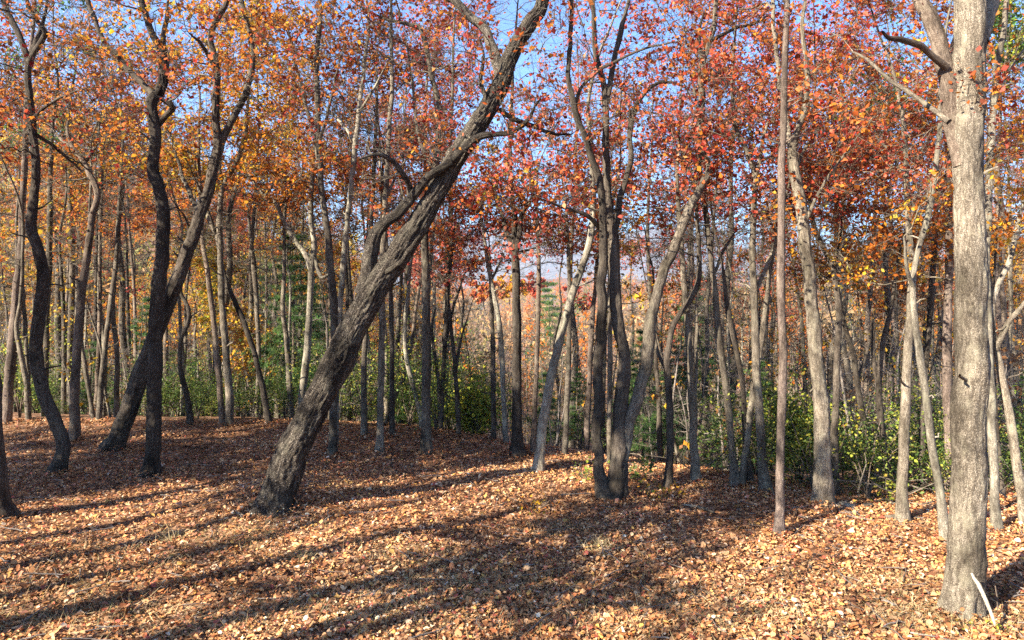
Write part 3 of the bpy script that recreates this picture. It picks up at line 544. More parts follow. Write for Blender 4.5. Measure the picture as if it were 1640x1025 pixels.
# ------------------------------------------------------------------ leafy trees beyond the clearing
def leafy(name, label, px, d, cx, cy, rx, ry, pal, n=70, leaf=1.0, bark='grey', lsize=.108, group=None, w=None):
    n = int(n * .57)
    x = (px - CX) / F * d; g = gz(x, d); base = np.array([x, d, g])
    root = bpy.data.objects.new(name, None); COL.objects.link(root); root.location = base; tag(root, label, 'tree', group)
    c0 = at(cx, d, cy); sx, sz = rx / F * d, ry / F * d; sy = (sx + sz) * .5
    h = c0[2] + sz * .75 - g; r0 = (w or h * .0085 + .03)
    ts = np.linspace(0, 1, 9); top = np.array([c0[0], d, c0[2] + sz * .7])
    tr = base + (top - base) * ts[:, None]; tr[:, :2] += (rng.normal(size=(9, 2)) * .16) * np.sin(ts * np.pi)[:, None]; tr[0, 2] -= .4
    T = resample(np.concatenate([tr, (r0 * (1 - ts * .88))[:, None]], 1), .35)
    mb = MB(); tubes(mb, T[None, :, :3] - base, T[None, :, 3], 9, np.array([[0, 1, 0]]), furrow(.004, 14, .2, .4, 3))
    link('trunk', mb.mesh('trunk', BARK[bark], True, ('bark',)), root)
    u = nrm(rng.normal(size=(n, 3))) * (rng.random((n, 1)) ** .45)
    lump = 1 + .25 * vnoise(u * 2.2 + px * .1, 3)[:, None]
    c = c0 + u * lump * np.array([sx, sy, sz])
    k = max(2, int(len(T) * max(.25, (c0[2] - sz * 1.1 - g) / max(h, 1))))
    k = min(k, len(T) - 4)
    finish_tree(root, base, T[k:, :3], T[k:, 3], c, BARK[bark], mixpal(*pal), leaf, lsize, ntwig=5, tlen=.75, base_r=.013, subtwigs=False, nleaf=14, spread=.075)
    return root
leafy('leafy_tree', 'rusty orange crowned tree rising behind the bowed black trunk', 100, 27, 70, 150, 120, 130, ('rust','gold','burg'), 62)
leafy('leafy_tree', 'rust and red crowned tree behind the kinked dark oak', 205, 30, 190, 170, 115, 150, ('rust','burg','red'), 66)
leafy('leafy_tree', 'golden orange crowned tree glowing between the forked limbs and the tall slim dark trunk', 335, 24, 410, 130, 105, 160, ('orange','gold','rust','rust'), 100)
leafy('leafy_tree', 'orange crown low over the green pine left of the huge leaning oak', 445, 30, 440, 290, 100, 80, ('orange','rust'), 80)
leafy('leafy_tree', 'rust crowned tree around the whitish slender stem', 560, 28, 560, 240, 80, 120, ('rust','orange'), 70)
leafy('leafy_tree', 'deep burgundy crowned tree seen above the huge leaning oak', 645, 26, 690, 110, 95, 130, ('burg','red'), 70)
leafy('leafy_tree', 'small coral pink tree at the head of the valley gap', 745, 34, 735, 390, 55, 55, ('coral','pink'), 46)
leafy('leafy_tree', 'airy coral crowned tree high in the sky gap beyond the fan topped trunk', 915, 36, 925, 150, 85, 125, ('coral',), 40, .7)
leafy('leafy_tree', 'thin coral crowned tree seen behind the curving third stem of the oak clump', 1045, 34, 1045, 220, 75, 110, ('coral','red'), 34, .7)
leafy('leafy_tree', 'bright red crowned tree high behind the gently curved grey trunk', 1165, 26, 1180, 110, 95, 150, ('red','coral'), 100)
leafy('leafy_tree', 'rusty red crowned tree low behind the dark footed forking trunk', 1235, 30, 1215, 330, 90, 110, ('rust','red'), 80)
leafy('leafy_tree', 'bright red crowned tree high behind the stout grey trunk', 1330, 24, 1340, 110, 100, 130, ('red',), 100)
leafy('leafy_tree', 'broad layered rust red crown spreading right of the stout grey trunk', 1360, 22, 1350, 265, 110, 110, ('red','rust'), 110)
leafy('leafy_tree', 'golden orange crown low in the shady thicket', 1385, 32, 1365, 410, 105, 60, ('gold','orange'), 70)
leafy('leafy_tree', 'coral crowned tree behind the crooked dead branch of the big oak', 1470, 30, 1440, 220, 65, 150, ('coral','rust'), 70)
leafy('leafy_tree', 'coral red crown at the edge of the picture right of the big oak', 1665, 26, 1635, 230, 60, 90, ('coral','red'), 60)
leafy('leafy_tree', 'orange crown low behind the elbowed pale trunk right of the big oak', 1605, 28, 1610, 420, 75, 80, ('orange','gold'), 70)
leafy('leafy_tree', 'crimson crown of a distant tree above the green pine on the left slope', 390, 58, 378, 330, 45, 40, ('pink','red'), 44, lsize=.22)
leafy('leafy_tree', 'brownish orange crown in the distance behind the thin stems on the left', 95, 45, 110, 330, 120, 70, ('rust','brown'), 70, lsize=.2)
leafy('leafy_tree', 'small pinkish red tree in the valley gap beside the mottled leaning trunk', 890, 40, 900, 385, 45, 40, ('pink',), 34, .8)
leafy('leafy_tree', 'rusty crown in the distance between the two dark trunks on the left', 275, 50, 270, 330, 75, 70, ('rust','orange'), 60, lsize=.2)
leafy('leafy_tree', 'dark rust crown behind the crossing pale trunks', 1510, 33, 1495, 340, 60, 100, ('rust','burg'), 64)
leafy('leafy_tree', 'small crimson pink tree low in the gap right of the oak clump', 1005, 42, 1010, 400, 38, 36, ('pink','burg'), 30, .8)
leafy('leafy_tree', 'rust brown crown behind the burly dark trunk in the thicket', 1440, 27, 1430, 470, 60, 60, ('rust','orange'), 50)
leafy('leafy_tree', 'rust orange crown beyond the pale curved stem right of the leaning oak', 650, 38, 640, 330, 70, 70, ('rust','burg'), 56)
leafy('leafy_tree', 'rose red crown low behind the clump of three thin stems', 690, 46, 690, 420, 55, 45, ('pink','coral'), 44, lsize=.2)

# ------------------------------------------------------------------ copies of a few woodland trees behind the crest
def copy_tree(src, loc, rz, sc, name=None, label=None, group=None):
    r = src.copy(); COL.objects.link(r); r.location = loc; r.rotation_euler = (0, 0, rz); r.scale = (sc, sc, sc)
    if label: r['label'] = label
    if group: r['group'] = group
    for ch in src.children:
        c = ch.copy(); COL.objects.link(c); c.parent = r
    return r
def woodland(name, label, group, h, bark, pal, n, leaf, lean=.4, low=.45, lsize=.13, rad=2.3, rk=1.0, br=.010):
    root = bpy.data.objects.new(name, None); COL.objects.link(root); tag(root, label, 'tree', group)
    ts = np.linspace(0, 1, 10); p = np.zeros((10, 4)); p[:, 2] = ts * h - .5
    p[:, 0] = np.cumsum(rng.normal(size=10)) * .13 * lean * 2 * ts; p[:, 1] = np.cumsum(rng.normal(size=10)) * .13 * lean * 2 * ts
    p[:, 3] = (h * .0062 + .02) * (1 - .9 * ts) * rk
    T = resample(p, .4); mb = MB(); tubes(mb, T[None, :, :3], T[None, :, 3], 8, np.array([[0, 1, 0]]), furrow(.004, 14, .25, .4, 3))
    link('trunk', mb.mesh('trunk', BARK[bark], True, ('bark',)), root)
    k = int(len(T) * low); A = T[k:]
    z = rng.random(n) ** .8; i = (z * (len(A) - 1)).astype(int)
    r = rad * (1.15 - .7 * z)[:, None] * np.sqrt(rng.random((n, 1))); a = rng.random(n) * 6.283
    c = A[i, :3] + np.stack([np.cos(a), np.sin(a), np.zeros(n)], 1) * r + np.array([0, 0, .3]) + rng.normal(size=(n, 3)) * .3
    finish_tree(root, np.zeros(3), A[:, :3], A[:, 3], c, BARK[bark], mixpal(*pal) if pal else None, leaf, lsize, ntwig=5, tlen=.7, base_r=br, subtwigs=False, nleaf=9, spread=.08)
    return root
WL = {'bare': ('thin bare grey tree among many alike in the woods below the clearing', 'bare trees in the woods below the clearing'),
      'rust': ('slim tree with a loose rust coloured crown in the woods below the clearing', 'rust crowned trees in the woods below the clearing'),
      'gold': ('slim tree with a loose golden crown in the woods below the clearing', 'golden trees in the woods below the clearing'),
      'red':  ('slim tree with a loose red crown in the woods below the clearing', 'red trees in the woods below the clearing')}
shade_proto = [woodland('shade_tree', 'tree out of view whose trunk and crown throw long shadows over the leaves', 'trees behind the viewpoint that shade the clearing', h, b, p, n, lf, .5, lo, rad=r, rk=k, br=.015) for h, b, p, n, lf, lo, r, k in ((14, 'dark', None, 30, 0, .4, 2.0, 2.3), (14, 'grey', ('rust', 'orange'), 60, 1.2, .5, 1.9, 1.8), (10, 'dark', ('rust', 'burg'), 92, 1.4, .47, 1.8, 2.2))]
protos = [(woodland('bare_tree', *WL['bare'], 15, 'pale', None, 60, 0), 'bare'), (woodland('bare_tree', *WL['bare'], 13, 'grey', None, 60, 0, .8), 'bare'), (woodland('bare_tree', *WL['bare'], 17, 'brown', None, 60, 0, .6, .55), 'bare'),
          (woodland('bare_tree', *WL['bare'], 12, 'birch', None, 46, 0, .9, .5, rad=1.7), 'bare'), (woodland('bare_tree', *WL['bare'], 14, 'dark', None, 50, 0, .7, .5, rad=1.9), 'bare'),
          (woodland('rusty_tree', *WL['rust'], 16, 'grey', ('rust', 'orange'), 56, .75, .5, .5), 'rust'), (woodland('rusty_tree', *WL['rust'], 18, 'brown', ('rust', 'burg'), 56, .8, .5, .55), 'rust'),
          (woodland('golden_tree', *WL['gold'], 14, 'grey', ('gold', 'orange', 'rust'), 56, .75, .6, .45), 'gold'), (woodland('red_tree', *WL['red'], 16, 'pale', ('red', 'coral'), 56, .75, .5, .5), 'red')]
used = [False] * len(protos)
def put_wood(k, x, y, sc):
    src, kind = protos[k]; loc = (x, y, gz(x, y)); rz = rng.random() * 6.28
    if not used[k]:
        used[k] = True; src.location = loc; src.rotation_euler = (0, 0, rz); src.scale = (sc, sc, sc)
    else: copy_tree(src, loc, rz, sc)
taken = []
tries = 0
while len(taken) < 300 and tries < 9000:
    tries += 1
    d = 20 + 58 * rng.random() ** 1.25; px = rng.uniform(-120, 1760); x = (px - CX) / F * d; y = d
    if y - crest(x) < 2.0: continue
    gap = 735 < px < 965 or 990 < px < 1060
    if gap and (d < 26 or rng.random() < .86): continue
    if any((x - a) ** 2 + (y - b) ** 2 < 2.2 for a, b in taken): continue
    u = rng.random()
    bare_p = .80 if px < 700 else .83
    if gap: k, sc = int(rng.integers(0, 5)), rng.uniform(.4, .75)
    elif u < bare_p: k, sc = int(rng.integers(0, 5)), rng.uniform(.7, 1.1)
    elif px < 560: k, sc = (7 if rng.random() < .5 else int(rng.integers(5, 7))), rng.uniform(.7, 1.0)
    else: k, sc = [5, 6, 8, 8, 7][int(rng.integers(0, 5))], rng.uniform(.7, 1.0)
    taken.append((x, y)); put_wood(k, x, y, sc)

# thin bare saplings and brush
def sapling(h, n, bark, pal=None):
    root = bpy.data.objects.new('bare_sapling', None); COL.objects.link(root)
    tag(root, 'thin bare sapling with a haze of fine twigs in the brush below the clearing', 'sapling', 'bare saplings in the brush below the clearing')
    mb = MB()
    st = int(rng.integers(1, 4)); A = []
    for s in range(st):
        ts = np.linspace(0, 1, 6); p = np.zeros((6, 4)); hh = h * rng.uniform(.7, 1)
        a = rng.random() * 6.28; p[:, 0] = np.cos(a) * ts * hh * .18; p[:, 1] = np.sin(a) * ts * hh * .18; p[:, 2] = ts * hh - .3; p[:, :2] += rng.normal(size=(6, 2)) * .07 * ts[:, None]; p[:, 3] = (.012 + h * .004) * (1 - .8 * ts)
        T = resample(p, .3); tubes(mb, T[None, :, :3], T[None, :, 3], 6); A.append(T[2:])
    link('stem', mb.mesh('stem', BARK[bark], True, ('bark',)), root)
    A = np.concatenate(A); i = rng.integers(0, len(A), n); c = A[i, :3] + rng.normal(size=(n, 3)) * h * .11 + np.array([0, 0, h * .05]); c[:, 2] = np.maximum(c[:, 2], .4)
    finish_tree(root, np.zeros(3), A[:, :3], A[:, 3], c, BARK[bark], mixpal(*pal) if pal else None, .35 if pal else 0, .12, ntwig=5, tlen=.5, base_r=.0055, subtwigs=False, nleaf=3)
    return root
saps = [sapling(4.5, 30, 'twig'), sapling(3.2, 26, 'twig', ('brown',)), sapling(6.5, 36, 'twig'), sapling(5.5, 34, 'grey', ('gold', 'brown'))]
first = [True] * 4; spots = []
for t in range(3000):
    if len(spots) >= 270: break
    d = 15 + 45 * rng.random() ** 1.4; px = rng.uniform(-120, 1760); x = (px - CX) / F * d
    if d - crest(x) < 1.2 or any((x - a) ** 2 + (d - b) ** 2 < 1.0 for a, b in spots): continue
    k = int(rng.integers(0, 4)); sc = rng.uniform(.7, 1.25); spots.append((x, d)); loc = (x, d, gz(x, d)); rz = rng.random() * 6.28
    if first[k]: first[k] = False; saps[k].location = loc; saps[k].scale = (sc,) * 3
    else: copy_tree(saps[k], loc, rz, sc)

# evergreen shrubs along the crest
def shrub(name, label, group, h, w, pal, n, lsize, mat):
    root = bpy.data.objects.new(name, None); COL.objects.link(root); tag(root, label, 'shrub', group)
    mb = MB(); m = 9; a = rng.random(m) * 6.28; L = h * rng.uniform(.5, .95, m)
    ts = np.linspace(0, 1, 6)[None, :, None]; e = np.stack([np.cos(a) * w * .4, np.sin(a) * w * .4, L], 1)[:, None, :]
    P = e * ts * np.array([1, 1, 1.0]); P[:, :, :2] *= ts ** .6; P = P + rng.normal(size=P.shape) * .06 * ts; P[:, 0, 2] -= .2
    tubes(mb, P, np.full((m, 6), .02) * np.linspace(1, .4, 6), 5)
    link('stem', mb.mesh('stem', BARK['brown'], True, ('bark',)), root)
    ends = P[rng.integers(0, m, n), rng.integers(3, 6, n)] + rng.normal(size=(n, 3)) * np.array([w * .22, w * .22, h * .17]); ends[:, 2] = np.clip(ends[:, 2], .15, None)
    C = np.repeat(ends, 13, 0) + rng.normal(size=(n * 13, 3)) * .12
    lb = MB(); leaves(lb, C, rng.normal(size=C.shape) * .7 + np.array([0, 0, .9]), lsize, pal)
    link('foliage', lb.mesh('foliage', mat, False, ('tint',)), root, kind='stuff')
    return root
G1 = ('dark evergreen shrub with glossy leaves in the thicket edging the clearing', 'evergreen shrubs edging the clearing')
G2 = ('yellow green leafy shrub in the thicket edging the clearing', 'yellow green shrubs edging the clearing')
shr = [shrub('evergreen_shrub', *G1, 2.4, 2.2, mixpal('laurel'), 130, .085, GREEN), shrub('evergreen_shrub', *G1, 1.7, 2.6, mixpal('laurel'), 120, .085, GREEN), shrub('evergreen_shrub', *G1, 3.2, 2.4, mixpal('laurel', 'laurel', 'lime'), 150, .08, GREEN),
       shrub('leafy_shrub', *G2, 2.4, 1.8, mixpal('lime', 'laurel', 'laurel'), 90, .075, GREEN)]
first = [True] * 4; spots = []
def put_shrub(k, x, y, sc):
    loc = (x, y, gz(x, y) - .05); rz = rng.random() * 6.28
    if first[k]: first[k] = False; shr[k].location = loc; shr[k].scale = (sc,) * 3
    else: copy_tree(shr[k], loc, rz, sc)
for t in range(4000):
    if len(spots) >= 125: break
    px = rng.uniform(-150, 1800); s = .9 + 9 * rng.random() ** 1.5
    d = 18
    for _ in range(6): d = float(crest((px - CX) / F * d)) + s
    x = (px - CX) / F * d
    if any((x - a) ** 2 + (d - b) ** 2 < .9 for a, b in spots): continue
    if 690 < px < 900 and s < 2.5 and rng.random() < .6: continue
    if float(n2(np.array([x]), np.array([d]), .35, 40)[0]) < (.10 if px < 560 else -.05): continue
    spots.append((x, d)); lime = rng.random() < (.20 if 1230 < px < 1420 or px < 260 else .08)
    put_shrub(3 if lime else int(rng.integers(0, 3)), x, d, rng.uniform(.3, .95))

# young pines with soft green boughs
def young_pine(h, label, group=None):
    root = bpy.data.objects.new('young_pine', None); COL.objects.link(root); tag(root, label, 'tree', group)
    mb = MB(); p = np.zeros((6, 4)); p[:, 2] = np.linspace(-.3, h, 6); p[:, 3] = np.linspace(.012 * h + .01, .006, 6); p[1:, :2] += rng.normal(size=(5, 2)) * .04
    T = resample(p, .3); tubes(mb, T[None, :, :3], T[None, :, 3], 7); link('trunk', mb.mesh('trunk', BARK['brown'], True, ('bark',)), root)
    bm_ = MB(); P = []; tuft = []
    for z in np.arange(h * .16, h * .98, .42):
        L = (h - z) * .30 + .25
        for k in range(5):
            a = rng.random() * 6.28; l = L * rng.uniform(.6, 1.15); ts = np.linspace(0, 1, 5)[:, None]
            q = np.array([0, 0, z]) + ts * np.array([np.cos(a), np.sin(a), .12]) * l; q[:, 2] -= (ts[:, 0] ** 2) * l * .12; P.append(q)
            m = int(5 + l * 6); f = rng.uniform(.3, 1.02, m)[:, None]; tuft.append(q[0] + (q[-1] - q[0]) * f + rng.normal(size=(m, 3)) * np.array([.13, .13, .05]) * (l + .3))
    P = np.array(P); tubes(bm_, P, np.full(P.shape[:2], .011) * np.linspace(1, .4, 5), 4); link('branches', bm_.mesh('branches', BARK['brown'], True, ('bark',)), root, kind='stuff')
    C = np.concatenate(tuft); n = len(C); k = 22; C = np.repeat(C, k, 0); dr = nrm(rng.normal(size=C.shape) + np.array([0, 0, .35])); L = rng.uniform(.13, .26, (len(C), 1))
    sd = nrm(np.cross(dr, rng.normal(size=C.shape))) * .011
    V = np.stack([C - sd, C + sd, C + dr * L], 1); f = np.arange(len(C))[:, None] * 3 + np.array([[0, 1, 2]])
    pal = np.array(PAL['pine']); tint = pal[rng.integers(0, 4, n)] * rng.uniform(.7, 1.3, (n, 1)); lb = MB(); lb.add(V, f, tint=np.repeat(np.repeat(tint, k, 0), 3, 0))
    link('needles', lb.mesh('needles', GREEN, False, ('tint',)), root, kind='stuff'); return root
yp = [young_pine(8, 'young green pine with layered boughs left of the huge leaning oak'), young_pine(5, 'bright green young pine glowing right of the gently curved grey trunk'), young_pine(3.2, 'low dark young pine at the foot of the thicket')]
def put_pine(k, px, d, sc, label, firstuse=False, topy=None):
    x = (px - CX) / F * d; g = gz(x, d); H = (8, 5, 3.2)[k]
    if topy: sc = (CAMH - (topy - HY) / F * d - g) / H
    if firstuse: o = yp[k]; o.location = (x, d, g); o.scale = (sc,) * 3
    else: o = copy_tree(yp[k], (x, d, g), rng.random() * 6.28, sc, label=label)
    o['label'] = label
put_pine(0, 470, 23, 1, yp[0]['label'], True, 365); put_pine(1, 1215, 17.5, 1, yp[1]['label'], True, 565)
put_pine(2, 655, 21, 1, 'low green pine in the gap right of the pale curved stem', True, 590)
put_pine(0, 500, 33, 1, 'second taller green pine behind the whitish forked trunk', topy=400)
put_pine(0, 235, 31, 1, 'green pine showing between the leaning mossy trunk and the straight dark oak', topy=470)
put_pine(0, 1085, 22, 1, 'green pine boughs behind the S shaped dark tree', topy=545)
put_pine(1, 1155, 21, 1, 'dark green pine behind the gently curved grey trunk', topy=575)
put_pine(1, 870, 23, 1, 'dark green pine below the valley gap beside the mottled leaning trunk', topy=590)
put_pine(2, 760, 21, 1, 'dark green pine below the valley gap left of the fan topped trunk', topy=600)
put_pine(0, 1030, 26, 1, 'green pine seen through the crotch of the oak clump', topy=520)
put_pine(0, 1110, 38, 1, 'tall distant green pine top above the S shaped dark tree', topy=430)
put_pine(1, 60, 27, 1, 'green pine behind the thin double stem on the left', topy=560)
put_pine(1, 150, 26, 1, 'green pine behind the wavy stems on the left', topy=540)
put_pine(0, 560, 26, 1, 'green pine in the shade just right of the huge leaning oak', topy=560)
put_pine(0, 880, 120, 1, 'far pine standing out green on the ridge in the valley gap', topy=445)
put_pine(0, 1645, 24, 1, 'green pine at the right edge behind the elbowed pale trunk', topy=590)
put_pine(0, 595, 23, 1, 'green pine low behind the straight tan trunks right of the leaning oak', topy=575)
put_pine(0, 1010, 19, 1, 'green pine directly behind the foot of the oak clump', topy=575)
put_pine(0, 1060, 20, 1, 'green pine behind the thin black stem beside the S shaped tree', topy=590)
put_pine(0, 925, 22, 1, 'green pine behind the pale straight stem left of the oak clump', topy=585)
put_pine(0, 1350, 17, 1, 'green pine in the thicket right of the slim dark companion trunk', topy=640)
put_pine(1, 310, 25, 1, 'green pine behind the thin crooked tree', topy=575)
put_pine(0, 435, 36, 1, 'green pine top left of the whitish forked trunk', topy=400)
leafy('pine_tree', 'olive green pine crown high right of the big oak', 1605, 22, 1600, 60, 60, 80, ('pine','lime'), 50, .9, 'pine', .13)
leafy('pine_tree', 'olive green pine crown high behind the crooked dead branch', 1430, 26, 1420, 165, 60, 45, ('pine','lime'), 40, .8, 'pine', .13)
leafy('yellow_sapling', 'yellow green leafed sapling below the valley gap', 757, 19, 757, 655, 28, 36, ('lime',), 26, 1, 'brown', .12)
leafy('yellow_sapling', 'lime leafed sapling between the reddish pine and the stout grey trunk', 1275, 15.5, 1272, 690, 32, 50, ('lime','laurel'), 34, 1, 'brown', .11)
leafy('golden_sapling', 'pale gold leafed sapling low behind the left leaning dark stem', 400, 24, 400, 560, 40, 70, ('gold','brown'), 40, .8, 'brown', .13)
leafy('golden_sapling', 'gold leafed tree behind the pale forked trunk on the left', 330, 32, 345, 440, 55, 90, ('gold','lime'), 60, .9, 'brown', .15)
leafy('golden_tree', 'golden tree crown on the ridge in the valley gap', 820, 150, 815, 462, 38, 20, ('gold','orange'), 60, 1, 'grey', .6, w=.3)
leafy('red_tree', 'red tree crown on the ridge in the valley gap', 855, 160, 858, 460, 26, 20, ('red','coral'), 46, 1, 'grey', .6, w=.3)
leafy('rust_tree', 'orange rust tree crown on the ridge left in the valley gap', 775, 140, 775, 465, 34, 24, ('orange','coral'), 50, 1, 'grey', .6, w=.3)
leafy('red_tree', 'scarlet tree crown on the ridge behind the mottled leaning trunk', 925, 150, 925, 480, 24, 22, ('red','pink'), 40, 1, 'grey', .6, w=.3)

# ------------------------------------------------------------------ the far woods: one mass of bare and coloured crowns
def far_woods():
    var = []
    for v in range(8):
        mb = MB(); h = rng.uniform(9, 13)
        P = np.array([[[0, 0, -1], [rng.normal() * .2, rng.normal() * .2, h * .5], [rng.normal() * .3, rng.normal() * .3, h]]]); tubes(mb, P, np.array([[.13, .09, .03]]), 4)
        nb = 26; z = rng.uniform(.35, 1, nb) * h; a = rng.random(nb) * 6.28; L = rng.uniform(1, 2.6, nb) * (1.2 - .6 * z / h)
        s = np.stack([0 * z, 0 * z, z], 1); e = s + np.stack([np.cos(a) * L * .75, np.sin(a) * L * .75, L * .8], 1)
        tubes(mb, np.stack([s, e], 1), np.tile([[.045, .02]], (nb, 1)), 3)
        e2 = np.repeat(e, 4, 0); s2 = np.repeat((s + e) / 2, 4, 0); d = nrm(rng.normal(size=e2.shape) + np.array([0, 0, .7])); q0 = s2 + (e2 - s2) * rng.random((len(e2), 1)); sd = nrm(np.cross(d, rng.normal(size=d.shape))) * .022
        if v < 4: mb.add(np.stack([q0 - sd, q0 + sd, e2 + d * 1.1], 1), np.arange(len(e2))[:, None] * 3 + np.array([[0, 1, 2]]))
        bark = (np.concatenate(mb.v), [f for f in mb.f], np.concatenate(mb.bark))
        nl = 70 if v < 4 else 260
        c = e[rng.integers(0, nb, nl)] + rng.normal(size=(nl, 3)) * .7; lb = MB(); V = c[:, None, :] + rng.normal(size=(nl, 3, 3)) * .19; lb.add(V, np.arange(nl)[:, None] * 3 + np.array([[0, 1, 2]]), tint=np.repeat(rng.uniform(.7, 1.3, (nl, 1)) * np.ones((1, 3)), 3, 0))
        var.append((bark, (np.concatenate(lb.v), lb.f, np.concatenate(lb.tint))))
    B, Lm = MB(), MB(); cnt = 0
    warm = [PAL['gold'][0], PAL['gold'][2], PAL['gold'][4], PAL['orange'][0], PAL['rust'][4], (.30, .28, .10), (.14, .18, .06), (.42, .30, .14)]
    cols = {'bare': [(.46, .31, .16), (.48, .27, .12), (.40, .28, .15)], 'leafy': [PAL['rust'][0], PAL['gold'][0], PAL['orange'][1], (.50, .30, .15), PAL['rust'][0], PAL['rust'][4], (.12, .15, .05), (.40, .30, .12)]}
    while cnt < 2250:
        d = 55 + 420 * rng.random() ** 1.7; px = rng.uniform(-250, 1890); x = (px - CX) / F * d
        if 1500 <= cnt < 2050: px = rng.uniform(-150, 620); d = rng.uniform(95, 240)
        if cnt >= 2050: px = rng.uniform(600, 1300); d = rng.uniform(330, 470)
        x = (px - CX) / F * d
        bare = rng.random() < (.7 if d < 150 else .45) and cnt < 2050
        if 640 < px < 1060 and d < 300: bare = rng.random() < .86
        v = int(rng.integers(0, 4)) if bare else int(rng.integers(4, 8))
        if bare and px < 600 and rng.random() < .4: v = int(rng.integers(4, 8)); bare = False
        col = np.array((cols['bare'] if bare else warm if px < 640 else cols['leafy'])[int(rng.integers(0, 3 if bare else 8))]); sc = rng.uniform(.7, 1.2) * (1 + d / 900); a = rng.random() * 6.28
        if 700 < px < 1000 and d < 100: sc *= .55
        R = np.array([[math.cos(a), -math.sin(a), 0], [math.sin(a), math.cos(a), 0], [0, 0, 1]]) * sc; o = np.array([x, d, gz(x, d)])
        (bv, bf, bb), (lv, lf, lt) = var[v]
        B.add(bv @ R.T + o, bf, bark=bb); Lm.add(lv @ R.T + o, lf, tint=np.clip(lt * col, 0, .8)); cnt += 1
    w = link('far_woods', B.mesh('far_woods', BARK['pale'], False, ('bark',)), kind='stuff')
    link('foliage', Lm.mesh('foliage', LEAF, False, ('tint',)), w, kind='stuff')
far_woods()

# ------------------------------------------------------------------ trees standing out of view, known by the shadows they throw over the clearing
SH = [(7.4, -2.8, 2), (10.5, -11, 0), (9.8, -8, 0), (6.0, -8, 0), (12.8, -3, 2), (14.1, -2.5, 2), (16.2, -6.5, 2), (17.6, -7.5, 2), (19.8, -12, 1), (9.2, -15, 0), (3.4, -12, 0), (21.5, -15, 1), (1.2, -9, 0), (11.5, -9, 0), (8.4, -9.0, 0), (16.9, -16, 1), (15.1, -8, 0), (18.9, -8, 0), (4.6, -9, 0), (15.6, -20, 1), (2.7, -7, 0), (7.6, -11, 0), (10.2, -14, 0), (12.2, -13, 0), (6.8, -16, 0)]
SH = [(.8 * a - .6 * c, .6 * a + .8 * c, k) for c, a, k in SH]           # c: across the sunbeams, a: along them
placed = set()
for i, (x, y, k) in enumerate(SH):
    loc = (x, y, gz(x, y)); sc = rng.uniform(.85, 1.1); rz = rng.random() * 6.28
    if k not in placed: placed.add(k); o = shade_proto[k]; o.location = loc; o.rotation_euler = (0, 0, rz); o.scale = (sc,) * 3
    else: copy_tree(shade_proto[k], loc, rz, sc)

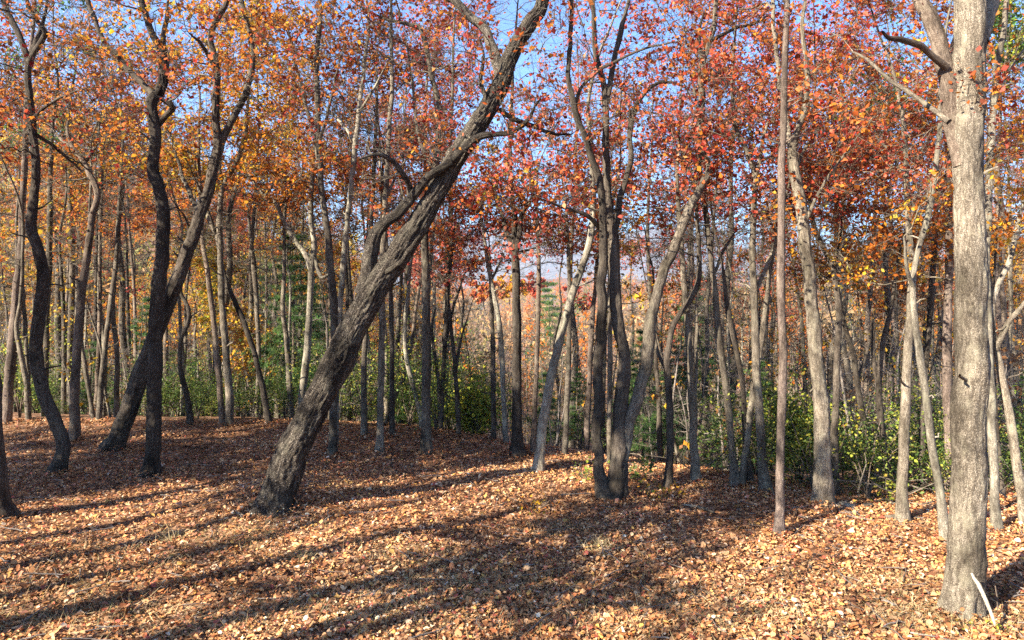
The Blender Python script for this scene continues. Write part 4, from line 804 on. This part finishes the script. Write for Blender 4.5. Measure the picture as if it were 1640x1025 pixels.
# ------------------------------------------------------------------ fallen leaves
def litter():
    mb = MB(); n = 250000
    d = 4.6 + 15.5 * rng.random(n * 2) ** 1.15; px = np.where(rng.random(n * 2) < .82, rng.uniform(-330, 1970, n * 2), rng.uniform(-1000, 2640, n * 2)); d = np.where(rng.random(n * 2) < .05, rng.uniform(2.6, 4.8, n * 2), d); x = (px - CX) / F * d
    keep = (d - crest(x) < 2.2); d = d[keep][:n]; x = x[keep][:n]; n = len(d)
    clump = n2(x, d, .9, 21) + .6 * n2(x, d, 2.6, 22)
    bx = []; bd = []; bh = []
    for (hx, hy, hr) in FEET:
        m = int(150 + 900 * hr); a = rng.random(m) * 6.28; q = hr * 1.0 + rng.random(m) ** 1.6 * (.25 + hr * 1.6); bx.append(hx + np.cos(a) * q); bd.append(hy + np.sin(a) * q); bh.append(np.clip(1 - (q - hr) / (.25 + hr * 1.6), 0, 1) ** 2 * (.05 + .35 * hr) * (.55 + .45 * np.sin(a * 2 + hx)) * rng.random(m))
    x = np.concatenate([x] + bx); d = np.concatenate([d] + bd); clump = np.concatenate([clump] + [h * 0 for h in bh]); up_ = np.concatenate([np.zeros(n)] + bh); n = len(x)
    z = terrain(x, d) + up_ + .008 + .035 * rng.random(n) * (1 + np.clip(clump, -.6, 1))
    C = np.stack([x, d, z], 1)
    N = nrm(rng.normal(size=(n, 3)) * np.array([.42, .42, .1]) + np.array([0, 0, 1]))
    t = nrm(np.cross(N, rng.normal(size=(n, 3)))); b = np.cross(N, t)
    L = (.028 + .042 * rng.random(n) ** 2.2 + .05 * (rng.random(n) < .05))[:, None]; W = L * rng.uniform(.16, .48, (n, 1)); cu = L * rng.uniform(-.15, .42, (n, 1)); cl = L * rng.uniform(-.1, .35, (n, 1))
    # each leaf: stem end, two side lobes a side, tip; folded along its mid rib
    V = np.stack([C - t * L * .5, C - t * L * .08 + b * W + N * cu, C + t * L * .3 + b * W * .8 + N * (cu + cl) * .6, C + t * L * .55 + N * cl,
                  C + t * L * .26 - b * W * .9 + N * (cu + cl) * .5, C - t * L * .12 - b * W + N * cu], 1)
    o = np.arange(n)[:, None] * 6
    nr_ = (d < 10.5) & (np.abs(x) < d * .82); f = [np.concatenate([o[nr_] + np.array([[0, 3, 2, 1]]), o[nr_] + np.array([[0, 5, 4, 3]])]), o[~nr_] + np.array([[0, 5, 3, 1]])]
    pal = np.array([(.43, .23, .10), (.36, .165, .06), (.48, .29, .145), (.25, .10, .036), (.54, .37, .22), (.14, .055, .025), (.37, .135, .05), (.40, .17, .10), (.48, .27, .07), (.36, .195, .085), (.60, .47, .33), (.32, .075, .045)])
    wts = np.array([18, 18, 9, 15, 4, 12, 8, 5, 4, 11, 1.6, 3.]); idx = rng.choice(len(pal), n, p=wts / wts.sum())
    big = n2(x, d, .35, 30)
    c = pal[idx] * rng.uniform(.75, 1.2, (n, 1)) * 1.42 * (1 - .36 * sstep(.05, .5, n2(x, d, 1.1, 35))[:, None]) * (1 + .22 * big[:, None]) * np.clip(1 + np.outer(n2(x, d, .7, 33), [.10, .22, .30]), .5, 1.5)
    mb.add(V, f, tint=np.repeat(np.clip(c, 0, .85), 6, 0))
    link('fallen_leaves', mb.mesh('fallen_leaves', LITTER, False, ('tint',)), kind='stuff')
litter()
def blades(name, spots, n, r, h, pal, label=None, cat=None):
    for i, (px, py) in enumerate(spots):
        d = ground_depth(px, py); x = (px - CX) / F * d; base = np.array([x, d, gz(x, d)])
        p = rng.normal(size=(n, 2)) * r; z = terrain(p[:, 0] + x, p[:, 1] + d) - base[2]
        B = np.stack([p[:, 0], p[:, 1], z], 1); dr = nrm(rng.normal(size=(n, 3)) * np.array([.8, .8, .2]) + np.array([0, 0, .55])); L = h * rng.uniform(.5, 1.2, (n, 1)); sd = nrm(np.cross(dr, rng.normal(size=(n, 3)))) * .004
        M = B + dr * L * .6; T = B + dr * L * .95 + np.array([0, 0, -.25]) * L
        V = np.stack([B - sd, B + sd, M + sd * .7, M - sd * .7, T], 1); o = np.arange(n)[:, None] * 5
        pl = np.array(pal); mb = MB(); mb.add(V, [o + np.array([[0, 1, 2, 3]]), o + np.array([[3, 2, 4]])], tint=np.repeat(pl[rng.integers(0, len(pl), n)] * rng.uniform(.7, 1.2, (n, 1)), 5, 0))
        ob = link(name, mb.mesh(name, LITTER, False, ('tint',)), loc=base)
        if label: tag(ob, label[i], cat)
        else: ob['kind'] = 'stuff'
STRAW = [(.42, .30, .15), (.34, .25, .12), (.48, .36, .20), (.26, .22, .09)]
blades('grass_tuft', [(485, 893), (268, 862), (962, 876)], 170, .10, .26, STRAW, ['dry straw coloured grass tuft on open leaves right below the leaning oak', 'dry grassy hummock on the lit leaves left of the leaning oak', 'dry tan grass tuft on lit leaves below the oak clump'], 'grass tuft')
def straw_patches():
    mb = MB(); S = [(120, 880, .6), (250, 905, .6), (560, 960, .7), (900, 1010, .8), (1100, 960, .6), (450, 985, .6), (40, 940, .6), (700, 940, .6), (1250, 985, .5), (1500, 1010, .5), (180, 965, .5), (60, 1000, .5), (1010, 985, .6), (640, 895, .5), (1180, 1010, .6), (820, 930, .5), (360, 870, .6), (1380, 930, .5), (700, 1005, .6), (300, 1000, .5), (900, 850, .4), (1480, 985, .45), (430, 850, .6), (1560, 995, .4)]
    for (px, py, r) in S:
        n = 380; d = ground_depth(px, py); x = (px - CX) / F * d; p = rng.normal(size=(n, 2)) * r * np.array([1.1, .5]) + np.array([x, d])
        B = np.stack([p[:, 0], p[:, 1], terrain(p[:, 0], p[:, 1]) + .015], 1); dr = nrm(rng.normal(size=(n, 3)) * np.array([1, 1, .25]) + np.array([0, 0, .25])); L = rng.uniform(.08, .24, (n, 1)); sd = nrm(np.cross(dr, np.array([0, 0, 1.]) + rng.normal(size=(n, 3)) * .3)) * .0035
        V = np.stack([B - sd, B + sd, B + dr * L + np.array([0, 0, .02])], 1); o = np.arange(n)[:, None] * 3; pl = np.array(STRAW)
        mb.add(V, o + np.array([[0, 1, 2]]), tint=np.repeat(pl[rng.integers(0, 4, n)] * rng.uniform(.8, 1.2, (n, 1)), 3, 0))
    link('dry_grass', mb.mesh('dry_grass', LITTER, False, ('tint',)), kind='stuff')
straw_patches()

def fallen_twigs():
    n = 760; d = 5 + 13 * rng.random(n); px = rng.uniform(-200, 1840, n); x = (px - CX) / F * d; k = d < crest(x) + 1; x, d = x[k], d[k]; n = len(x)
    a = rng.random(n) * 6.28; L = rng.uniform(.12, .55, n); P = np.stack([x, d, x * 0], 1)[:, None, :] + np.linspace(-.5, .5, 5)[None, :, None] * (np.stack([np.cos(a), np.sin(a), 0 * a], 1) * L[:, None])[:, None, :]
    P[:, :, :2] += rng.normal(size=(n, 5, 2)) * .012; P[:, :, 2] = terrain(P[:, :, 0], P[:, :, 1]) + .045 + rng.random((n, 1)) * .02
    mb = MB(); tubes(mb, P, np.linspace(1, .5, 5) * rng.uniform(.004, .011, (n, 1)), 5); link('fallen_twigs', mb.mesh('fallen_twigs', BARK['twig'], True, ('bark',)), kind='stuff')
fallen_twigs()
# ------------------------------------------------------------------ small things on the ground
def stick(name, label, pts, mat, dd=0, cat='stick', d=None, twigs=()):
    d = d or ground_depth(pts[0][0], pts[0][1]); P = poly3(pts, d, dd); b = P[0, :3].copy()
    R = resample(P, .03); mb = MB(); tubes(mb, R[None, :, :3] - b, R[None, :, 3], 10, None, furrow(.0025, 22, 0, 1, 3))
    mb.f.append(np.arange(10)[None, ::-1]); k = len(R) * 10; mb.f.append(np.arange(k - 10, k)[None, :])
    root = link(name, mb.mesh(name, BARK[mat], True, ('bark',)), loc=b); tag(root, label, cat)
    for t in twigs:
        Q = resample(poly3(t, d, dd * .5), .04); m2 = MB(); tubes(m2, Q[None, :, :3] - b, Q[None, :, 3], 6); link('side_twig', m2.mesh('side_twig', BARK[mat], True, ('bark',)), root)
stick('stick', 'bare white debarked stick propped against the foot of the big pale oak', [(1594, 1002, 4), (1588, 984, 5.5), (1577, 957, 6.5), (1567, 936, 6.5), (1561, 928, 5), (1556, 918, 4)], 'dead', .25, d=7.55)
stick('dry_stalk', 'thin upright dry stalk beside the white stick', [(1598, 985, 2.5), (1597, 960, 2), (1594, 938, 1.6)], 'brown', 0, 'stalk')
def ground_branch(name, label, pts, mat, cat='branch'):
    P = []
    for (x, y, w) in pts:
        d = ground_depth(x, y); q = at(x, d, y); P.append([q[0], d, gz(q[0], d) + .03 + w / F * d * .5, w / F * d * .5])
    P = np.array(P); b = P[0, :3].copy(); R = resample(P, .05); mb = MB(); tubes(mb, R[None, :, :3] - b, R[None, :, 3], 9, np.array([[0, 0, 1]]), furrow(.003, 20, 0, 1, 4))
    mb.f.append(np.arange(9)[None, ::-1]); k = len(R) * 9; mb.f.append(np.arange(k - 9, k)[None, :])
    tag(link(name, mb.mesh(name, BARK[mat], True, ('bark',)), loc=b), label, cat)
ground_branch('fallen_branch', 'pale fallen branch lying on the leaves right of the oak clump', [(1092, 812, 2.5), (1110, 815, 4), (1128, 820, 4.5), (1143, 826, 4)], 'pale')
ground_branch('fallen_branch', 'crooked grey branch lying against the foot of the crossed pale grey trunk', [(1418, 832, 4), (1432, 834, 6), (1444, 829, 7), (1456, 826, 6)], 'grey')
ground_branch('fallen_branch', 'thin grey stick on shaded leaves right of the leaning oak foot', [(470, 815, 3), (478, 806, 4), (484, 797, 3)], 'pale')
ground_branch('fallen_branch', 'long thin branch lying in the thicket edge left of the crossed pale grey trunk', [(1388, 795, 3), (1410, 802, 4), (1432, 812, 4)], 'grey')
def dead_brush(px, d, label):
    x = (px - CX) / F * d; b = np.array([x, d, gz(x, d)]); n = 14
    s = rng.normal(size=(n, 3)) * np.array([.8, .4, .15]); s[:, 2] = abs(s[:, 2]); v = nrm(rng.normal(size=(n, 3)) * np.array([1, .5, .35]) + np.array([0, 0, .3])); L = rng.uniform(.6, 1.8, (n, 1))
    P = np.stack([s, s + v * L * .35, s + v * L * .7 + rng.normal(size=(n, 3)) * .09, s + v * L + rng.normal(size=(n, 3)) * .14], 1)
    root = bpy.data.objects.new('dead_brush', None); COL.objects.link(root); root.location = b; tag(root, label, 'brush')
    for i in range(n):
        mb = MB(); tubes(mb, P[i:i + 1], np.array([[.017, .013, .009, .005]]) * rng.uniform(.5, 1.2), 5); link('branch', mb.mesh('branch', BARK['pale'], True, ('bark',)), root)
dead_brush(1150, 14.8, 'tangle of fallen grey branches behind the gently curved grey trunk')
dead_brush(1480, 12.6, 'tangle of fallen grey branches between the crossed pale trunks and the big oak')
dead_brush(1365, 13.6, 'tangle of dead branches behind the pale stones beside the stout grey trunk')
dead_brush(1620, 12.2, 'tangle of dead branches at the foot of the elbowed pale trunk')
def rock(px, py, s, label, col):
    d = ground_depth(px, py); x = (px - CX) / F * d; u = np.linspace(0, 2 * np.pi, 12, endpoint=False); w = np.linspace(-.5, 1.5, 8)
    V = np.array([[math.cos(a) * math.cos(b) * 1.3, math.sin(a) * math.cos(b), math.sin(b) * .6] for b in w for a in u]); V = V * s * (1 + .35 * vnoise(V * 2.3 + px, 2)[:, None])
    i = np.arange(7)[:, None] * 12; j = np.arange(12)[None]; q = np.stack([i + j, i + (j + 1) % 12, i + 12 + (j + 1) % 12, i + 12 + j], -1).reshape(-1, 4)
    mb = MB(); mb.add(V, q, bark=V); mb.f.append(np.arange(84, 96)[None]); tag(link('rock', mb.mesh('rock', BARK[col], False, ('bark',)), loc=(x, d, gz(x, d))), label, 'rock')
rock(1352, 812, .13, 'pale rough stone lying at the thicket edge right of the stout grey trunk', 'birch'); rock(1366, 809, .10, 'smaller pale stone touching the larger pale one', 'pale'); rock(1386, 812, .11, 'dark stone lying right of the two pale ones', 'dark')
def seedling(px, py, h, w, pal, n, lsize, label, mat=GREEN, d=None):
    d = d or ground_depth(px, py); x = (px - CX) / F * d; b = np.array([x, d, gz(x, d)])
    root = bpy.data.objects.new('seedling', None); COL.objects.link(root); root.location = b; tag(root, label, 'seedling')
    m = 7; a = rng.random(m) * 6.28; ts = np.linspace(0, 1, 4)[None, :, None]; e = np.stack([np.cos(a) * w, np.sin(a) * w, h * rng.uniform(.5, 1, m)], 1)[:, None]; P = e * ts + rng.normal(size=(m, 4, 3)) * .015 * ts; P[:, 0, 2] -= .05
    mb = MB(); tubes(mb, P, np.full((m, 4), .006) * np.linspace(1, .5, 4), 4); link('stem', mb.mesh('stem', BARK['brown'], True, ('bark',)), root)
    C = P[rng.integers(0, m, n), rng.integers(1, 4, n)] + rng.normal(size=(n, 3)) * np.array([w * .35, w * .35, h * .12]); C[:, 2] = np.maximum(C[:, 2], .03); lb = MB(); leaves(lb, C, rng.normal(size=C.shape) * .6 + np.array([0, 0, 1]), lsize, mixpal(*pal))
    link('foliage', lb.mesh('foliage', mat, False, ('tint',)), root, kind='stuff')
seedling(936, 772, .42, .22, ('laurel', 'lime'), 60, .08, 'small green seedling on the leaves just left of the oak clump')
seedling(1014, 772, .55, .3, ('laurel',), 80, .11, 'dark glossy seedling growing from the right side of the oak clump')
seedling(853, 822, .42, .35, ('gold', 'orange'), 70, .06, 'golden dried fern like plant on the shaded leaves left of the oak clump', LEAF)
seedling(878, 815, .5, .3, ('brown',), 8, .05, 'bare curly grey twigs sticking up beside the golden dried plant', LEAF)
seedling(1060, 800, .35, .3, ('gold', 'brown'), 70, .07, 'tan dried plant at the foot of the S shaped dark tree', LEAF)
seedling(1038, 800, .3, .15, ('laurel',), 20, .06, 'tiny dark twiggy seedling between the oak clump and the S shaped tree')
seedling(1425, 806, .55, .3, ('lime',), 60, .09, 'lime green sprig at the thicket edge left of the crossed pale grey trunk')
seedling(1598, 1012, .12, .1, ('lime',), 30, .05, 'tiny yellow green sprout below the tip of the white stick')
seedling(1548, 920, .10, .09, ('lime', 'laurel'), 22, .05, 'tiny sprig of green growing from the bark above the white stick', d=7.75)

# ------------------------------------------------------------------ air
def haze(density):
    m, nt, ns, ls = newmat('haze'); v = ns.new('ShaderNodeVolumePrincipled'); v.inputs['Color'].default_value = (.58, .76, 1, 1); v.inputs['Density'].default_value = density; v.inputs['Anisotropy'].default_value = .2
    o = ns.new('ShaderNodeOutputMaterial'); ls.new(v.outputs[0], o.inputs['Volume'])
    x, y, z0, z1 = 9300, 9300, -140, 620
    V = [(sx * x, sy * y, z) for z in (z0, z1) for sx, sy in ((-1, -1), (1, -1), (1, 1), (-1, 1))]
    mb = MB(); mb.add(V, np.array([[0, 3, 2, 1], [4, 5, 6, 7], [0, 1, 5, 4], [1, 2, 6, 5], [2, 3, 7, 6], [3, 0, 4, 7]]))
    link('haze', mb.mesh('haze', m, False, ()), kind='stuff')
haze(1.3e-4)
